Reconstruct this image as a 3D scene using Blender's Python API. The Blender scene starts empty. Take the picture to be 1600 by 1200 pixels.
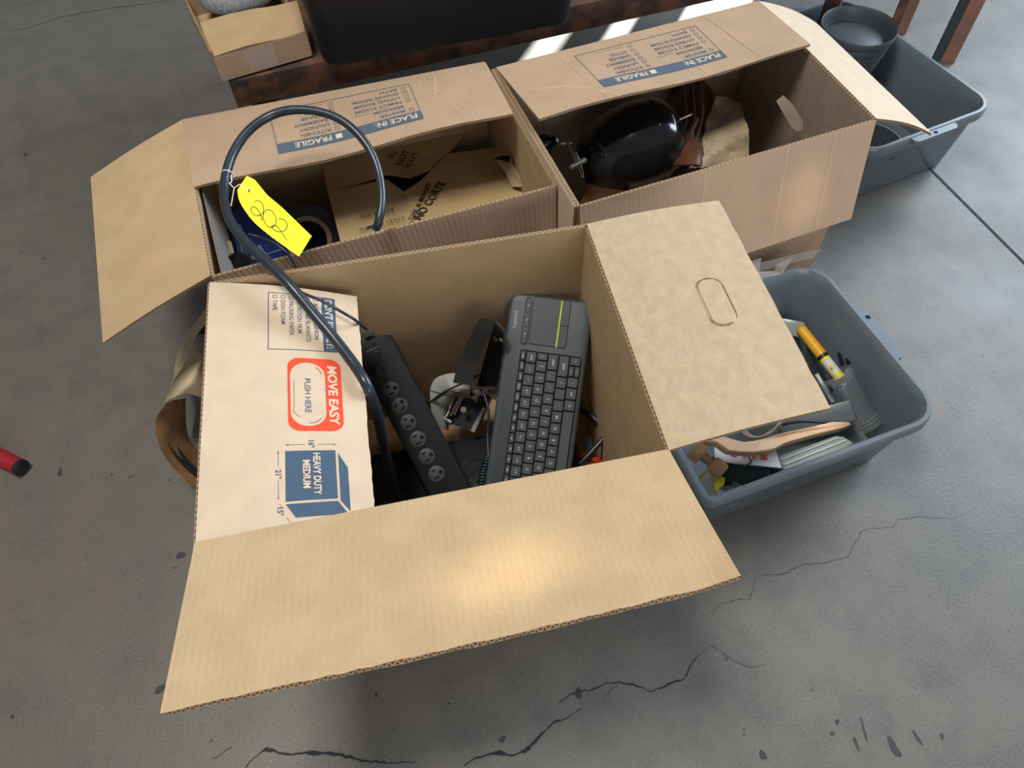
import bpy, bmesh, math, random
from mathutils import Vector, Matrix
random.seed(7)
sc = bpy.context.scene
C = bpy.data.collections.new('scene'); sc.collection.children.link(C)
R = math.radians
# ------------------------------------------------------------------ camera
FPX, PIT, ROL, HGT = 1153.39, R(55.756), R(-2.571), 1.1587
FW = Vector((0, math.cos(PIT), -math.sin(PIT))); UP = Vector((0, math.sin(PIT), math.cos(PIT))); RT = Vector((1, 0, 0))
R2 = RT*math.cos(ROL) + UP*math.sin(ROL); U2 = UP*math.cos(ROL) - RT*math.sin(ROL)
CAM = Vector((0, 0, HGT))
cd = bpy.data.cameras.new('camera'); cam = bpy.data.objects.new('camera', cd); C.objects.link(cam)
cd.sensor_width = 36; cd.lens = FPX/1600*36; cd.clip_start = .02; cd.clip_end = 100
cam.matrix_world = Matrix(((R2.x, U2.x, -FW.x, 0), (R2.y, U2.y, -FW.y, 0), (R2.z, U2.z, -FW.z, HGT), (0, 0, 0, 1)))
sc.camera = cam
# ------------------------------------------------------------------ world, sun, lights, exposure
w = bpy.data.worlds.new('world'); sc.world = w; w.use_nodes = True
bg = w.node_tree.nodes['Background']; bg.inputs[0].default_value = (.93, .95, 1.0, 1); bg.inputs[1].default_value = .21
def light(name, kind, loc, target, energy, col, **k):
    l = bpy.data.lights.new(name, kind); o = bpy.data.objects.new(name, l); C.objects.link(o)
    o.location = loc; o.rotation_euler = (Vector(target)-Vector(loc)).to_track_quat('-Z', 'Y').to_euler()
    l.energy = energy; l.color = col
    for a, b in k.items(): setattr(l, a, b)
    return o
SUN = Vector((.43*.8386/.9975, .9*.8386/.9975, .545)).normalized()
light('sun', 'SUN', SUN*10, (0, 0, 0), 26, (1, .97, .9), angle=R(.6))
light('doorway_daylight', 'AREA', (4.0, 2.9, 2.2), (.3, .6, 0), 330, (.72, .86, 1.0), shape='RECTANGLE', size=3.2, size_y=2.2)
light('overhead_fill', 'AREA', (-.75, .55, 3.7), (-.1, .6, 0), 92, (1.0, .94, .85), shape='RECTANGLE', size=1.0, size_y=.8)  # area light added for soft brightness from overhead, no roof opening known
light('front_fill', 'AREA', (1.6, -3.0, 1.5), (.3, .8, .2), 62, (1, .97, .93), shape='RECTANGLE', size=2.6, size_y=1.6)  # area light added to brighten the faces turned to the front
light('glint_on_flap', 'SPOT', (2.0, 1.9, 2.1), (-.004, .266, .452), 300, (1, .80, .50), spot_size=R(1.75), spot_blend=.35, shadow_soft_size=.02)
light('glint_on_carton', 'SPOT', (1.3, -1.6, 1.6), (.505, .93, .300), 85, (1, .78, .48), spot_size=R(2.6), spot_blend=.9, shadow_soft_size=.02)
sc.view_settings.view_transform = 'Standard'; sc.view_settings.look = 'None'
sc.view_settings.gamma = 1; sc.view_settings.use_curve_mapping = False; sc.view_settings.exposure = 0.05

# ------------------------------------------------------------------ helpers
def ray(px, py): return FW + R2*((px-800)/FPX) - U2*((py-600)/FPX)
def at(px, py, z=0.0):
    d = ray(px, py); return CAM + d*((z-HGT)/d.z)
def atd(px, py, dep): return CAM + ray(px, py)*dep
class Frame:                       # x along an image direction, z towards the eye, y = z x x ; tilt turns about y
    def __init__(s, px, py, dep, dx, dy, tilt=0, o=None):
        s.o = atd(px, py, dep) if o is None else Vector(o)
        z = -ray(px, py).normalized(); x = (R2*dx - U2*dy); x = (x - z*x.dot(z)).normalized(); y = z.cross(x)
        m = Matrix.Rotation(tilt, 3, y); s.x, s.y, s.z = m@x, y, m@z
    def __call__(s, a, b, c=0): return s.o + s.x*a + s.y*b + s.z*c
    def mat(s, a=0, b=0, c=0):
        p = s(a, b, c); return Matrix(((s.x.x, s.y.x, s.z.x, p.x), (s.x.y, s.y.y, s.z.y, p.y), (s.x.z, s.y.z, s.z.z, p.z), (0, 0, 0, 1)))
class World:
    def __init__(s, o, yaw=0):
        s.o = Vector(o); s.x = Vector((math.cos(yaw), math.sin(yaw), 0)); s.y = Vector((-math.sin(yaw), math.cos(yaw), 0)); s.z = Vector((0, 0, 1))
    __call__ = Frame.__call__; mat = Frame.mat
def vmul(m, v): return m @ Vector(v)

def nd(nt, t, **k):
    n = nt.nodes.new(t)
    for a, b in k.items(): setattr(n, a, b)
    return n
def mat(name, col, rough=.5, metal=0, spec=.5, bump=0, bscale=60, var=0, vscale=8, col2=None, trans=0, ior=1.45, alpha=1, sheen=0, coat=0, uvflute=0, detail=4, contrast=(.35, .65), flutescale=.0075):
    m = bpy.data.materials.new(name); m.use_nodes = True; nt = m.node_tree; b = nt.nodes['Principled BSDF']
    b.inputs['Base Color'].default_value = (*col, 1); b.inputs['Roughness'].default_value = rough; b.inputs['Metallic'].default_value = metal
    b.inputs['Specular IOR Level'].default_value = spec; b.inputs['IOR'].default_value = ior
    b.inputs['Transmission Weight'].default_value = trans; b.inputs['Alpha'].default_value = alpha
    if coat: b.inputs['Coat Weight'].default_value = coat; b.inputs['Coat Roughness'].default_value = .08
    tc = nd(nt, 'ShaderNodeTexCoord')
    L = nt.links.new
    if var or col2:
        n = nd(nt, 'ShaderNodeTexNoise'); n.inputs['Scale'].default_value = vscale; n.inputs['Detail'].default_value = detail
        L(tc.outputs['Object'], n.inputs['Vector'])
        mr = nd(nt, 'ShaderNodeMapRange'); mr.inputs[1].default_value, mr.inputs[2].default_value = contrast
        L(n.outputs['Fac'], mr.inputs[0])
        mx = nd(nt, 'ShaderNodeMix', data_type='RGBA')
        c2 = col2 if col2 else tuple(c*(1-var) for c in col)
        mx.inputs['A'].default_value = (*col, 1); mx.inputs['B'].default_value = (*c2, 1)
        L(mr.outputs[0], mx.inputs['Factor']); L(mx.outputs['Result'], b.inputs['Base Color'])
    last = None
    if bump:
        n = nd(nt, 'ShaderNodeTexNoise'); n.inputs['Scale'].default_value = bscale; n.inputs['Detail'].default_value = 3
        L(tc.outputs['Object'], n.inputs['Vector'])
        bp = nd(nt, 'ShaderNodeBump'); bp.inputs['Strength'].default_value = bump; bp.inputs['Distance'].default_value = .002
        L(n.outputs['Fac'], bp.inputs['Height']); last = bp
    if uvflute:
        sp = nd(nt, 'ShaderNodeSeparateXYZ'); L(tc.outputs['UV'], sp.inputs[0])
        mu = nd(nt, 'ShaderNodeMath', operation='MULTIPLY'); mu.inputs[1].default_value = 2*math.pi/flutescale; L(sp.outputs[0], mu.inputs[0])
        n2 = nd(nt, 'ShaderNodeTexNoise'); n2.inputs['Scale'].default_value = 12; n2.inputs['Detail'].default_value = 2; L(tc.outputs['UV'], n2.inputs['Vector'])
        ad = nd(nt, 'ShaderNodeMath', operation='MULTIPLY_ADD'); ad.inputs[1].default_value = 4; L(n2.outputs['Fac'], ad.inputs[0]); L(mu.outputs[0], ad.inputs[2])
        si = nd(nt, 'ShaderNodeMath', operation='SINE'); L(ad.outputs[0], si.inputs[0])
        b2 = nd(nt, 'ShaderNodeBump'); b2.inputs['Strength'].default_value = uvflute; b2.inputs['Distance'].default_value = .0006
        L(si.outputs[0], b2.inputs['Height'])
        if last: L(last.outputs[0], b2.inputs['Normal'])
        last = b2
    if last: L(last.outputs[0], b.inputs['Normal'])
    return m

def edge_mat(name, light_c, dark_c):
    m = bpy.data.materials.new(name); m.use_nodes = True; nt = m.node_tree; b = nt.nodes['Principled BSDF']; L = nt.links.new
    b.inputs['Roughness'].default_value = .9
    tc = nd(nt, 'ShaderNodeTexCoord'); sp = nd(nt, 'ShaderNodeSeparateXYZ'); L(tc.outputs['UV'], sp.inputs[0])
    pp = nd(nt, 'ShaderNodeMath', operation='PINGPONG'); pp.inputs[1].default_value = .0038; L(sp.outputs[0], pp.inputs[0])
    dv = nd(nt, 'ShaderNodeMath', operation='DIVIDE'); dv.inputs[1].default_value = .0038; L(pp.outputs[0], dv.inputs[0])
    su = nd(nt, 'ShaderNodeMath', operation='SUBTRACT'); L(dv.outputs[0], su.inputs[0]); L(sp.outputs[1], su.inputs[1])
    ab = nd(nt, 'ShaderNodeMath', operation='ABSOLUTE'); L(su.outputs[0], ab.inputs[0])
    lt = nd(nt, 'ShaderNodeMath', operation='LESS_THAN'); lt.inputs[1].default_value = .22; L(ab.outputs[0], lt.inputs[0])
    v2 = nd(nt, 'ShaderNodeMath', operation='PINGPONG'); v2.inputs[1].default_value = .5; L(sp.outputs[1], v2.inputs[0])
    l2 = nd(nt, 'ShaderNodeMath', operation='LESS_THAN'); l2.inputs[1].default_value = .13; L(v2.outputs[0], l2.inputs[0])
    mxx = nd(nt, 'ShaderNodeMath', operation='MAXIMUM'); L(lt.outputs[0], mxx.inputs[0]); L(l2.outputs[0], mxx.inputs[1])
    mx = nd(nt, 'ShaderNodeMix', data_type='RGBA'); mx.inputs['A'].default_value = (*dark_c, 1); mx.inputs['B'].default_value = (*light_c, 1)
    L(mxx.outputs[0], mx.inputs['Factor']); L(mx.outputs['Result'], b.inputs['Base Color'])
    return m

M = {}
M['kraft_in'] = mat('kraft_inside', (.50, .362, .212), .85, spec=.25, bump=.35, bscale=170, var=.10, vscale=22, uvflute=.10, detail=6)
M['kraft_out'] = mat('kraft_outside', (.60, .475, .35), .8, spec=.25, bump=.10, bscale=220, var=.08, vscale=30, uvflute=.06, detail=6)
M['kraft_dimple'] = mat('kraft_dimpled', (.51, .395, .265), .85, spec=.3, bump=1.0, bscale=62, var=.10, vscale=60, uvflute=.15, detail=4)
M['kraft_old'] = mat('kraft_worn', (.42, .295, .195), .8, spec=.25, bump=.15, bscale=120, var=.12, vscale=14, uvflute=.13, detail=6)
M['kraft_fluted'] = mat('kraft_fluted', (.46, .33, .235), .7, spec=.3, bump=.10, bscale=120, var=.10, vscale=14, uvflute=.42, flutescale=.0085)
M['edge'] = edge_mat('corrugated_edge', (.42, .29, .17), (.10, .062, .035))
M['ink'] = mat('blue_grey_ink', (.062, .10, .155), .75, spec=.2)
M['ink_worn'] = mat('faded_blue_ink', (.085, .115, .155), .75, spec=.2)
M['red_ink'] = mat('orange_red_ink', (.72, .075, .035), .7, spec=.2)
M['pale'] = mat('bare_kraft', (.62, .50, .36), .8, spec=.2)
M['cut'] = mat('die_cut_line', (.17, .10, .05), .9)
M['tub'] = mat('grey_tub_plastic', (.125, .155, .18), .28, bump=.06, bscale=240, var=.14, vscale=9)
M['tub_dark'] = mat('grey_tub_plastic_dark', (.10, .12, .14), .42, bump=.05, bscale=200, var=.15, vscale=7)
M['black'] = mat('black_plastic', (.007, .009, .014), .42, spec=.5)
M['black_gloss'] = mat('black_glossy', (.006, .007, .009), .16, spec=.6, coat=.3)
M['cable'] = mat('cable_rubber', (.018, .026, .038), .32, spec=.6, bump=.15, bscale=90)
M['strip'] = mat('power_strip_plastic', (.014, .017, .022), .34, spec=.6)
M['outlet'] = mat('outlet_grey', (.085, .092, .098), .5)
M['slot'] = mat('slot_black', (.002, .002, .002), .8)
M['kb'] = mat('keyboard_charcoal', (.052, .064, .076), .45, spec=.6)
M['kbpad'] = mat('touchpad_charcoal', (.064, .080, .090), .38, spec=.6)
M['key'] = mat('key_grey', (.066, .080, .088), .5, spec=.5)
M['white_ink'] = mat('white_ink', (.62, .64, .66), .6)
M['grey_ink'] = mat('grey_ink', (.42, .43, .45), .6)
M['lime'] = mat('lime_line', (.62, .68, .02), .5)
M['yellow'] = mat('yellow_tag_card', (.90, .86, .035), .7, spec=.2)
M['pen_ink'] = mat('pen_ink', (.06, .06, .04), .7)
M['string'] = mat('white_string', (.8, .8, .8), .8)
M['rust'] = mat('rusty_steel', (.17, .08, .045), .7, col2=(.055, .038, .034), vscale=24, bump=.5, bscale=70, detail=8, contrast=(.42, .6))
M['rust2'] = mat('painted_rusty_steel', (.30, .14, .095), .65, col2=(.14, .09, .075), vscale=9, bump=.3, bscale=50, detail=8)
M['steel'] = mat('dull_steel', (.30, .29, .27), .35, metal=.9, bump=.2, bscale=90)
M['bright'] = mat('bright_metal', (.72, .70, .66), .25, metal=1)
M['alu'] = mat('brushed_aluminium', (.55, .55, .54), .38, metal=.8, col2=(.2, .2, .2), vscale=60)
M['white'] = mat('white_plastic', (.42, .44, .44), .35)
M['foam'] = mat('grey_foam', (.17, .19, .20), .9, col2=(.32, .34, .35), vscale=260, detail=2, bump=.5, bscale=260)
M['redpaint'] = mat('red_vinyl', (.30, .012, .022), .45)
M['bag'] = mat('brown_kraft_bag', (.30, .17, .075), .8, var=.45, vscale=20, bump=.4, bscale=60, detail=6)
M['bag_out'] = mat('pale_kraft_paper', (.55, .44, .28), .8, var=.12, vscale=30, bump=.2, bscale=80)
M['leather'] = mat('brown_leather', (.115, .045, .022), .45, var=.5, vscale=18, bump=.4, bscale=120)
M['cloth'] = mat('beige_paper', (.44, .34, .225), .75, var=.15, vscale=20, bump=.2, bscale=60)
M['blue'] = mat('blue_card', (.009, .03, .21), .45, var=.3, vscale=14)
M['inner'] = mat('taped_kraft', (.47, .34, .17), .45, spec=.5, var=.15, vscale=12, bump=.2, bscale=40)
M['stencil'] = mat('stencil_black', (.02, .016, .012), .8)
M['core'] = mat('tape_core', (.34, .24, .15), .8)
M['clear'] = mat('clear_plastic', (.30, .33, .36), .05, alpha=.16, spec=1.0, coat=1)
M['clear_rib'] = mat('clear_plastic_rib', (.5, .54, .58), .07, alpha=.30, spec=1.0, coat=1)
M['film'] = mat('clear_tape', (.72, .70, .70), .12, alpha=.22, spec=.8)
M['ypen'] = mat('marker_yellow', (.72, .36, .015), .4)
M['label'] = mat('white_label', (.62, .63, .64), .5)
M['wood'] = mat('light_wood', (.74, .47, .27), .5, col2=(.62, .37, .20), vscale=25, bump=.05)
M['wood2'] = mat('stamp_wood', (.56, .31, .15), .5, var=.3, vscale=30)
M['trans'] = mat('frosted_plastic', (.40, .44, .40), .25, trans=.25, alpha=.92)
M['tapeyel'] = mat('yellow_plastic', (.75, .62, .03), .4)
M['green'] = mat('dark_green_plastic', (.012, .035, .028), .4)
M['cord'] = mat('beige_cord', (.30, .25, .16), .6)
M['pot'] = mat('dark_pot_plastic', (.050, .060, .072), .45, spec=.5)
M['orange'] = mat('orange_red_plastic', (.45, .04, .012), .4)
M['wallm'] = mat('sun_block_paint', (.30, .30, .29), .8, var=.1)
M['crack'] = mat('crack_dark', (.018, .020, .026), .9)
M['stain'] = mat('floor_stain', (.040, .042, .048), .6, var=.3, vscale=40)
M['crumb'] = mat('pale_grit', (.55, .55, .50), .8)

def tag(o, label, cat, group=None):
    o['label'] = label; o['category'] = cat
    if group: o['group'] = group
    return o
def root_loc(o):
    while o.parent: o = o.parent
    return o.location.copy()
def thing(name, label, cat, loc, group=None):
    o = bpy.data.objects.new(name, None); o.empty_display_size = .02; C.objects.link(o); o.location = Vector(loc); return tag(o, label, cat, group)

class MB:
    def __init__(s): s.v = []; s.f = []; s.mi = []; s.uv = []
    def face(s, idx, mi=0, uv=None): s.f.append(tuple(idx)); s.mi.append(mi); s.uv.append(uv)
    def add(s, vs, fs, mi=0):
        b = len(s.v); s.v += [Vector(v) for v in vs]
        for f in fs: s.face([b+i for i in f], mi)
        return s
    def frombm(s, bm, m=None, mi=0):
        bm.verts.ensure_lookup_table(); b = len(s.v)
        s.v += [(m @ v.co) if m else v.co.copy() for v in bm.verts]
        for f in bm.faces: s.face([b+v.index for v in f.verts], mi)
        bm.free(); return s
    def box(s, fr, c, size, bev=0, mi=0, seg=2):      # fr frame, c centre in frame, size
        bm = bmesh.new(); bmesh.ops.create_cube(bm, size=1)
        for v in bm.verts: v.co = Vector((v.co.x*size[0], v.co.y*size[1], v.co.z*size[2]))
        if bev: bmesh.ops.bevel(bm, geom=bm.edges[:], offset=bev, segments=seg, profile=.6, affect='EDGES')
        bm.verts.index_update(); return s.frombm(bm, fr.mat(*c), mi)
    def loft(s, loops, cap0=True, cap1=True, closed=True, mi=0):
        n = len(loops[0]); b = len(s.v)
        for l in loops: s.v += [Vector(p) for p in l]
        for i in range(len(loops)-1):
            for j in range(n if closed else n-1):
                k = (j+1) % n; s.face([b+i*n+j, b+i*n+k, b+(i+1)*n+k, b+(i+1)*n+j], mi)
        if cap0: s.face([b+j for j in range(n)][::-1], mi)
        if cap1: s.face([b+(len(loops)-1)*n+j for j in range(n)], mi)
        return s
    def tube(s, pts, r, n=8, mi=0, smooth=4, cap=True):
        P = [Vector(p) for p in pts]; rr = r if isinstance(r, (list, tuple)) else [r]*len(P)
        if smooth > 1 and len(P) > 2:
            Q = []; RR = []
            for i in range(len(P)-1):
                a = P[max(i-1, 0)]; b = P[i]; c = P[i+1]; d = P[min(i+2, len(P)-1)]
                for k in range(smooth):
                    t = k/smooth
                    Q.append(.5*((2*b)+(c-a)*t+(2*a-5*b+4*c-d)*t*t+(3*b-a-3*c+d)*t**3)); RR.append(rr[i]*(1-t)+rr[i+1]*t)
            Q.append(P[-1]); RR.append(rr[-1]); P, rr = Q, RR
        tan = [(P[min(i+1, len(P)-1)]-P[max(i-1, 0)]).normalized() for i in range(len(P))]
        ref = tan[0].orthogonal().normalized(); loops = []
        for i, p in enumerate(P):
            ref = (ref - tan[i]*ref.dot(tan[i])).normalized(); bi = tan[i].cross(ref)
            loops.append([p + (ref*math.cos(2*math.pi*j/n) + bi*math.sin(2*math.pi*j/n))*rr[i] for j in range(n)])
        return s.loft(loops, cap, cap, True, mi)
    def lathe(s, fr, prof, n=32, mi=0, cap0=False, cap1=False, axis='z'):   # prof list of (r, h) along frame axis
        loops = []
        for r, h in prof:
            l = []
            for j in range(n):
                a = 2*math.pi*j/n; p = (r*math.cos(a), r*math.sin(a))
                l.append(fr(p[0], p[1], h) if axis == 'z' else fr(h, p[0], p[1]))
            loops.append(l)
        return s.loft(loops, cap0, cap1, True, mi)
    def rod(s, p0, p1, r0, r1=None, n=16, mi=0, cap=True):
        r1 = r0 if r1 is None else r1
        return s.tube([p0, p1], [r0, r1], n, mi, 1, cap)
    def plate(s, pts, t, mi=0):                        # polygon of points with thickness t away from the eye's side (down its normal)
        P = [Vector(p) for p in pts]; c = sum(P, Vector())/len(P); n = Vector()
        for i in range(len(P)): n += (P[i]-c).cross(P[(i+1) % len(P)]-c)
        n.normalize()
        if n.dot(CAM-c) < 0: P.reverse(); n = -n
        b = len(s.v); k = len(P); s.v += P + [p-n*t for p in P]
        s.face([b+i for i in range(k)], mi); s.face([b+k+i for i in range(k)][::-1], mi)
        for i in range(k): j = (i+1) % k; s.face([b+i, b+k+i, b+k+j, b+j], mi)
        return s
    def build(s, name, mats, parent=None, smooth=None, kind=None, origin=None):
        me = bpy.data.meshes.new(name)
        if parent is not None: o0 = root_loc(parent)
        elif origin is not None: o0 = Vector(origin)
        else:
            xs = [v.x for v in s.v]; ys = [v.y for v in s.v]; zs = [v.z for v in s.v]
            o0 = Vector(((min(xs)+max(xs))/2, (min(ys)+max(ys))/2, min(zs)))
        me.from_pydata([v-o0 for v in s.v], [], s.f)
        if not isinstance(mats, (list, tuple)): mats = [mats]
        for m in mats: me.materials.append(m)
        me.polygons.foreach_set('material_index', s.mi)
        if any(u is not None for u in s.uv):
            ul = me.uv_layers.new(name='UVMap'); d = ul.data
            for p, u in zip(me.polygons, s.uv):
                if u is not None:
                    for k, li in enumerate(p.loop_indices): d[li].uv = u[k]
        if smooth is not None:
            me.polygons.foreach_set('use_smooth', [True]*len(me.polygons)); me.set_sharp_from_angle(angle=R(smooth))
        me.update()
        o = bpy.data.objects.new(name, me); C.objects.link(o)
        if parent is not None: o.parent = parent
        else: o.location = o0
        if kind is None and parent is not None and any(k in name for k in ('lettering', 'crease', 'die_cut', 'torn_strip', 'hand_hole_cut', 'printed_panel', 'handwriting')): kind = 'stuff'
        if kind: o['kind'] = kind
        return o

class Surf:
    """bilinear panel: a(0,0) b(1,0) c(1,1) d(0,1); x runs along the hinge, y away from it, in metres"""
    def __init__(s, a, b, c, d, bend=None, up=None):
        s.a, s.b, s.c, s.d = [Vector(p) for p in (a, b, c, d)]
        s.L = ((s.b-s.a).length); s.W = ((s.d-s.a).length+(s.c-s.b).length)/2
        s.n = ((s.b-s.a)+(s.c-s.d)).cross((s.d-s.a)+(s.c-s.b)).normalized()
        if up is not None and s.n.dot(Vector(up)) < 0: s.n = -s.n
        s.bend = bend or (lambda u, v: 0)
    def P(s, x, y, off=0):
        u, v = x/s.L, y/s.W
        return s.a*(1-u)*(1-v)+s.b*u*(1-v)+s.c*u*v+s.d*(1-u)*v + s.n*(s.bend(u, v)+off)
def panel(name, S, t, mtop, mbot, parent, nx=14, ny=8, edge=None, jag=0):
    mb = MB(); g = {}
    for side, off in ((0, t/2), (1, -t/2)):
        for i in range(nx+1):
            for j in range(ny+1):
                x, y = S.L*i/nx, S.W*j/ny
                if jag and j == ny: y += random.uniform(-jag, jag)
                mb.v.append(S.P(x, y, off)); g[side, i, j] = (len(mb.v)-1, (x, y))
    flip = ((S.b-S.a).cross(S.d-S.a)).dot(S.n) < 0
    def q(ids, uvs, mi):
        if flip: ids = ids[::-1]; uvs = uvs[::-1]
        mb.face(ids, mi, uvs)
    for i in range(nx):
        for j in range(ny):
            k = [(0, i, j), (0, i+1, j), (0, i+1, j+1), (0, i, j+1)]; q([g[a][0] for a in k], [g[a][1] for a in k], 0)
            k = [(1, i, j), (1, i, j+1), (1, i+1, j+1), (1, i+1, j)]; q([g[a][0] for a in k], [g[a][1] for a in k], 1)
    for i in range(nx):
        x0, x1 = S.L*i/nx, S.L*(i+1)/nx
        for j, o in ((0, 1), (ny, 0)):
            k = [g[0, i, j][0], g[1, i, j][0], g[1, i+1, j][0], g[0, i+1, j][0]]; u = [(x0, 1), (x0, 0), (x1, 0), (x1, 1)]
            if o == 0: k, u = k[::-1], u[::-1]
            q(k, u, 2)
    for j in range(ny):
        y0, y1 = S.W*j/ny, S.W*(j+1)/ny
        for i, o in ((0, 0), (nx, 1)):
            k = [g[0, i, j][0], g[1, i, j][0], g[1, i, j+1][0], g[0, i, j+1][0]]; u = [(y0, 1), (y0, 0), (y1, 0), (y1, 1)]
            if o == 0: k, u = k[::-1], u[::-1]
            q(k, u, 2)
    return mb.build(name, [mtop, mbot, edge or M['edge']], parent, smooth=40)

# text -> flat triangles
_tc = {}
def text2d(s, bold=0):
    if (s, bold) in _tc: return _tc[s, bold]
    cu = bpy.data.curves.new('lettering', 'FONT'); cu.body = s; cu.offset = bold; cu.resolution_u = 3; cu.fill_mode = 'FRONT'
    o = bpy.data.objects.new('lettering', cu); C.objects.link(o)
    dg = bpy.context.evaluated_depsgraph_get(); e = o.evaluated_get(dg); me = e.to_mesh()
    vs = [(v.co.x, v.co.y) for v in me.vertices]; fs = [tuple(p.vertices) for p in me.polygons]; e.to_mesh_clear()
    bpy.data.objects.remove(o); bpy.data.curves.remove(cu)
    _tc[s, bold] = (vs, fs); return vs, fs
CAP = .7
def put_text(mb, fn, s, x, y, h, width=None, bold=0, mi=0, align='l'):
    """fn(x,y)->world point; h cap height; x,y lower left"""
    vs, fs = text2d(s, bold)
    if not vs: return
    x0 = min(v[0] for v in vs); x1 = max(v[0] for v in vs); k = h/CAP; kx = k if width is None else width/(x1-x0)
    if align == 'c': x -= (x1-x0)*kx/2
    b = len(mb.v); mb.v += [fn(x+(v[0]-x0)*kx, y+v[1]*k) for v in vs]
    for f in fs: mb.face([b+i for i in f], mi)
def put_rect(mb, fn, x0, y0, x1, y1, mi=0, n=6):
    big = max(abs(x1-x0), abs(y1-y0)) > 1; st = 7 if big else .007
    n = max(1, int(abs(x1-x0)/st)); m = max(1, int(abs(y1-y0)/st))
    for i in range(n):
        for j in range(m):
            a, c = x0+(x1-x0)*i/n, x0+(x1-x0)*(i+1)/n; e, g = y0+(y1-y0)*j/m, y0+(y1-y0)*(j+1)/m; b = len(mb.v)
            mb.v += [fn(a, e), fn(c, e), fn(c, g), fn(a, g)]; mb.face([b, b+1, b+2, b+3], mi)
def put_poly(mb, fn, pts, mi=0):
    b = len(mb.v); mb.v += [fn(*p) for p in pts]; mb.face([b+i for i in range(len(pts))], mi)
def put_quad(mb, fn, q, n=8, mi=0):
    for i in range(n):
        for j in range(n):
            b = len(mb.v)
            for u, v in ((i/n, j/n), ((i+1)/n, j/n), ((i+1)/n, (j+1)/n), (i/n, (j+1)/n)):
                mb.v.append(fn(*[q[0][k]*(1-u)*(1-v)+q[1][k]*u*(1-v)+q[2][k]*u*v+q[3][k]*(1-u)*v for k in (0, 1)]))
            mb.face([b, b+1, b+2, b+3], mi)
def put_line(mb, fn, pts, w, mi=0):
    fine = []
    for p, q in zip(pts, pts[1:]):
        d = math.hypot(q[0]-p[0], q[1]-p[1]); k = max(1, int(d/(7 if d > 1 else .007))) if d < 1000 else 1
        fine += [(p[0]+(q[0]-p[0])*i/k, p[1]+(q[1]-p[1])*i/k) for i in range(k)]
    pts = fine+[pts[-1]]
    for (x0, y0), (x1, y1) in zip(pts, pts[1:]):
        d = math.hypot(x1-x0, y1-y0) or 1; nx, ny = -(y1-y0)/d*w/2, (x1-x0)/d*w/2
        put_poly(mb, fn, [(x0-nx, y0-ny), (x1-nx, y1-ny), (x1+nx, y1+ny), (x0+nx, y0+ny)], mi)
def put_frame(mb, fn, x0, y0, x1, y1, w, mi=0):
    put_rect(mb, fn, x0, y0, x1, y0+w, mi); put_rect(mb, fn, x0, y1-w, x1, y1, mi)
    put_rect(mb, fn, x0, y0, x0+w, y1, mi, 1); put_rect(mb, fn, x1-w, y0, x1, y1, mi, 1)
def rr(L, W, r, n=6, rl=None):
    out = []; q = r if rl is None else rl; r0 = r
    for cx, cy, a0, r in ((L/2-r, W/2-r, 0, r0), (-L/2+q, W/2-q, 90, q), (-L/2+q, -W/2+q, 180, q), (L/2-r, -W/2+r, 270, r0)):
        for k in range(n+1):
            a = R(a0+90*k/n); out.append((cx+r*math.cos(a), cy+r*math.sin(a)))
    return out
def ring_ribbon(mb, fn, pts, w, mi=0):
    n = len(pts)
    for i in range(n): put_line(mb, fn, [pts[i], pts[(i+1) % n]], w, mi)
def annulus(mb, fn, outer, inner, mi=0):
    n = len(outer); b = len(mb.v); mb.v += [fn(*p) for p in outer]+[fn(*p) for p in inner]
    for i in range(n): j = (i+1) % n; mb.face([b+i, b+j, b+n+j, b+n+i], mi)

# ================================================================== SETTING
def floor_material():
    m = bpy.data.materials.new('worn_concrete'); m.use_nodes = True; nt = m.node_tree; b = nt.nodes['Principled BSDF']; L = nt.links.new
    tc = nd(nt, 'ShaderNodeTexCoord')
    def noise(sc_, det, lo, hi):
        n = nd(nt, 'ShaderNodeTexNoise'); n.inputs['Scale'].default_value = sc_; n.inputs['Detail'].default_value = det; n.inputs['Roughness'].default_value = .6
        L(tc.outputs['Object'], n.inputs['Vector']); r = nd(nt, 'ShaderNodeMapRange'); r.inputs[1].default_value = lo; r.inputs[2].default_value = hi
        L(n.outputs['Fac'], r.inputs[0]); return r.outputs[0]
    def mix(f, a, c):
        x = nd(nt, 'ShaderNodeMix', data_type='RGBA'); L(f, x.inputs['Factor'])
        for s, v in (('A', a), ('B', c)):
            if isinstance(v, tuple): x.inputs[s].default_value = (*v, 1)
            else: L(v, x.inputs[s])
        return x.outputs['Result']
    big = mix(noise(1.6, 6, .35, .65), (.136, .126, .110), (.108, .101, .090))
    warm = mix(noise(.9, 5, .52, .68), big, (.125, .105, .09))
    mid = mix(noise(14, 8, .45, .75), warm, (.085, .082, .08))
    fine = mix(noise(330, 3, .52, .78), mid, (.19, .185, .175))
    dark = mix(noise(120, 4, .66, .74), fine, (.035, .036, .04))
    pit = mix(noise(38, 2, .735, .76), dark, (.03, .03, .035))
    L(pit, b.inputs['Base Color'])
    rg = nd(nt, 'ShaderNodeMapRange'); rg.inputs[3].default_value = .42; rg.inputs[4].default_value = .58
    L(noise(5, 6, .3, .7), rg.inputs[0]); L(rg.outputs[0], b.inputs['Roughness'])
    bp = nd(nt, 'ShaderNodeBump'); bp.inputs['Strength'].default_value = .25; bp.inputs['Distance'].default_value = .001
    L(noise(150, 5, .2, .8), bp.inputs['Height']); L(bp.outputs[0], b.inputs['Normal'])
    return m
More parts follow.
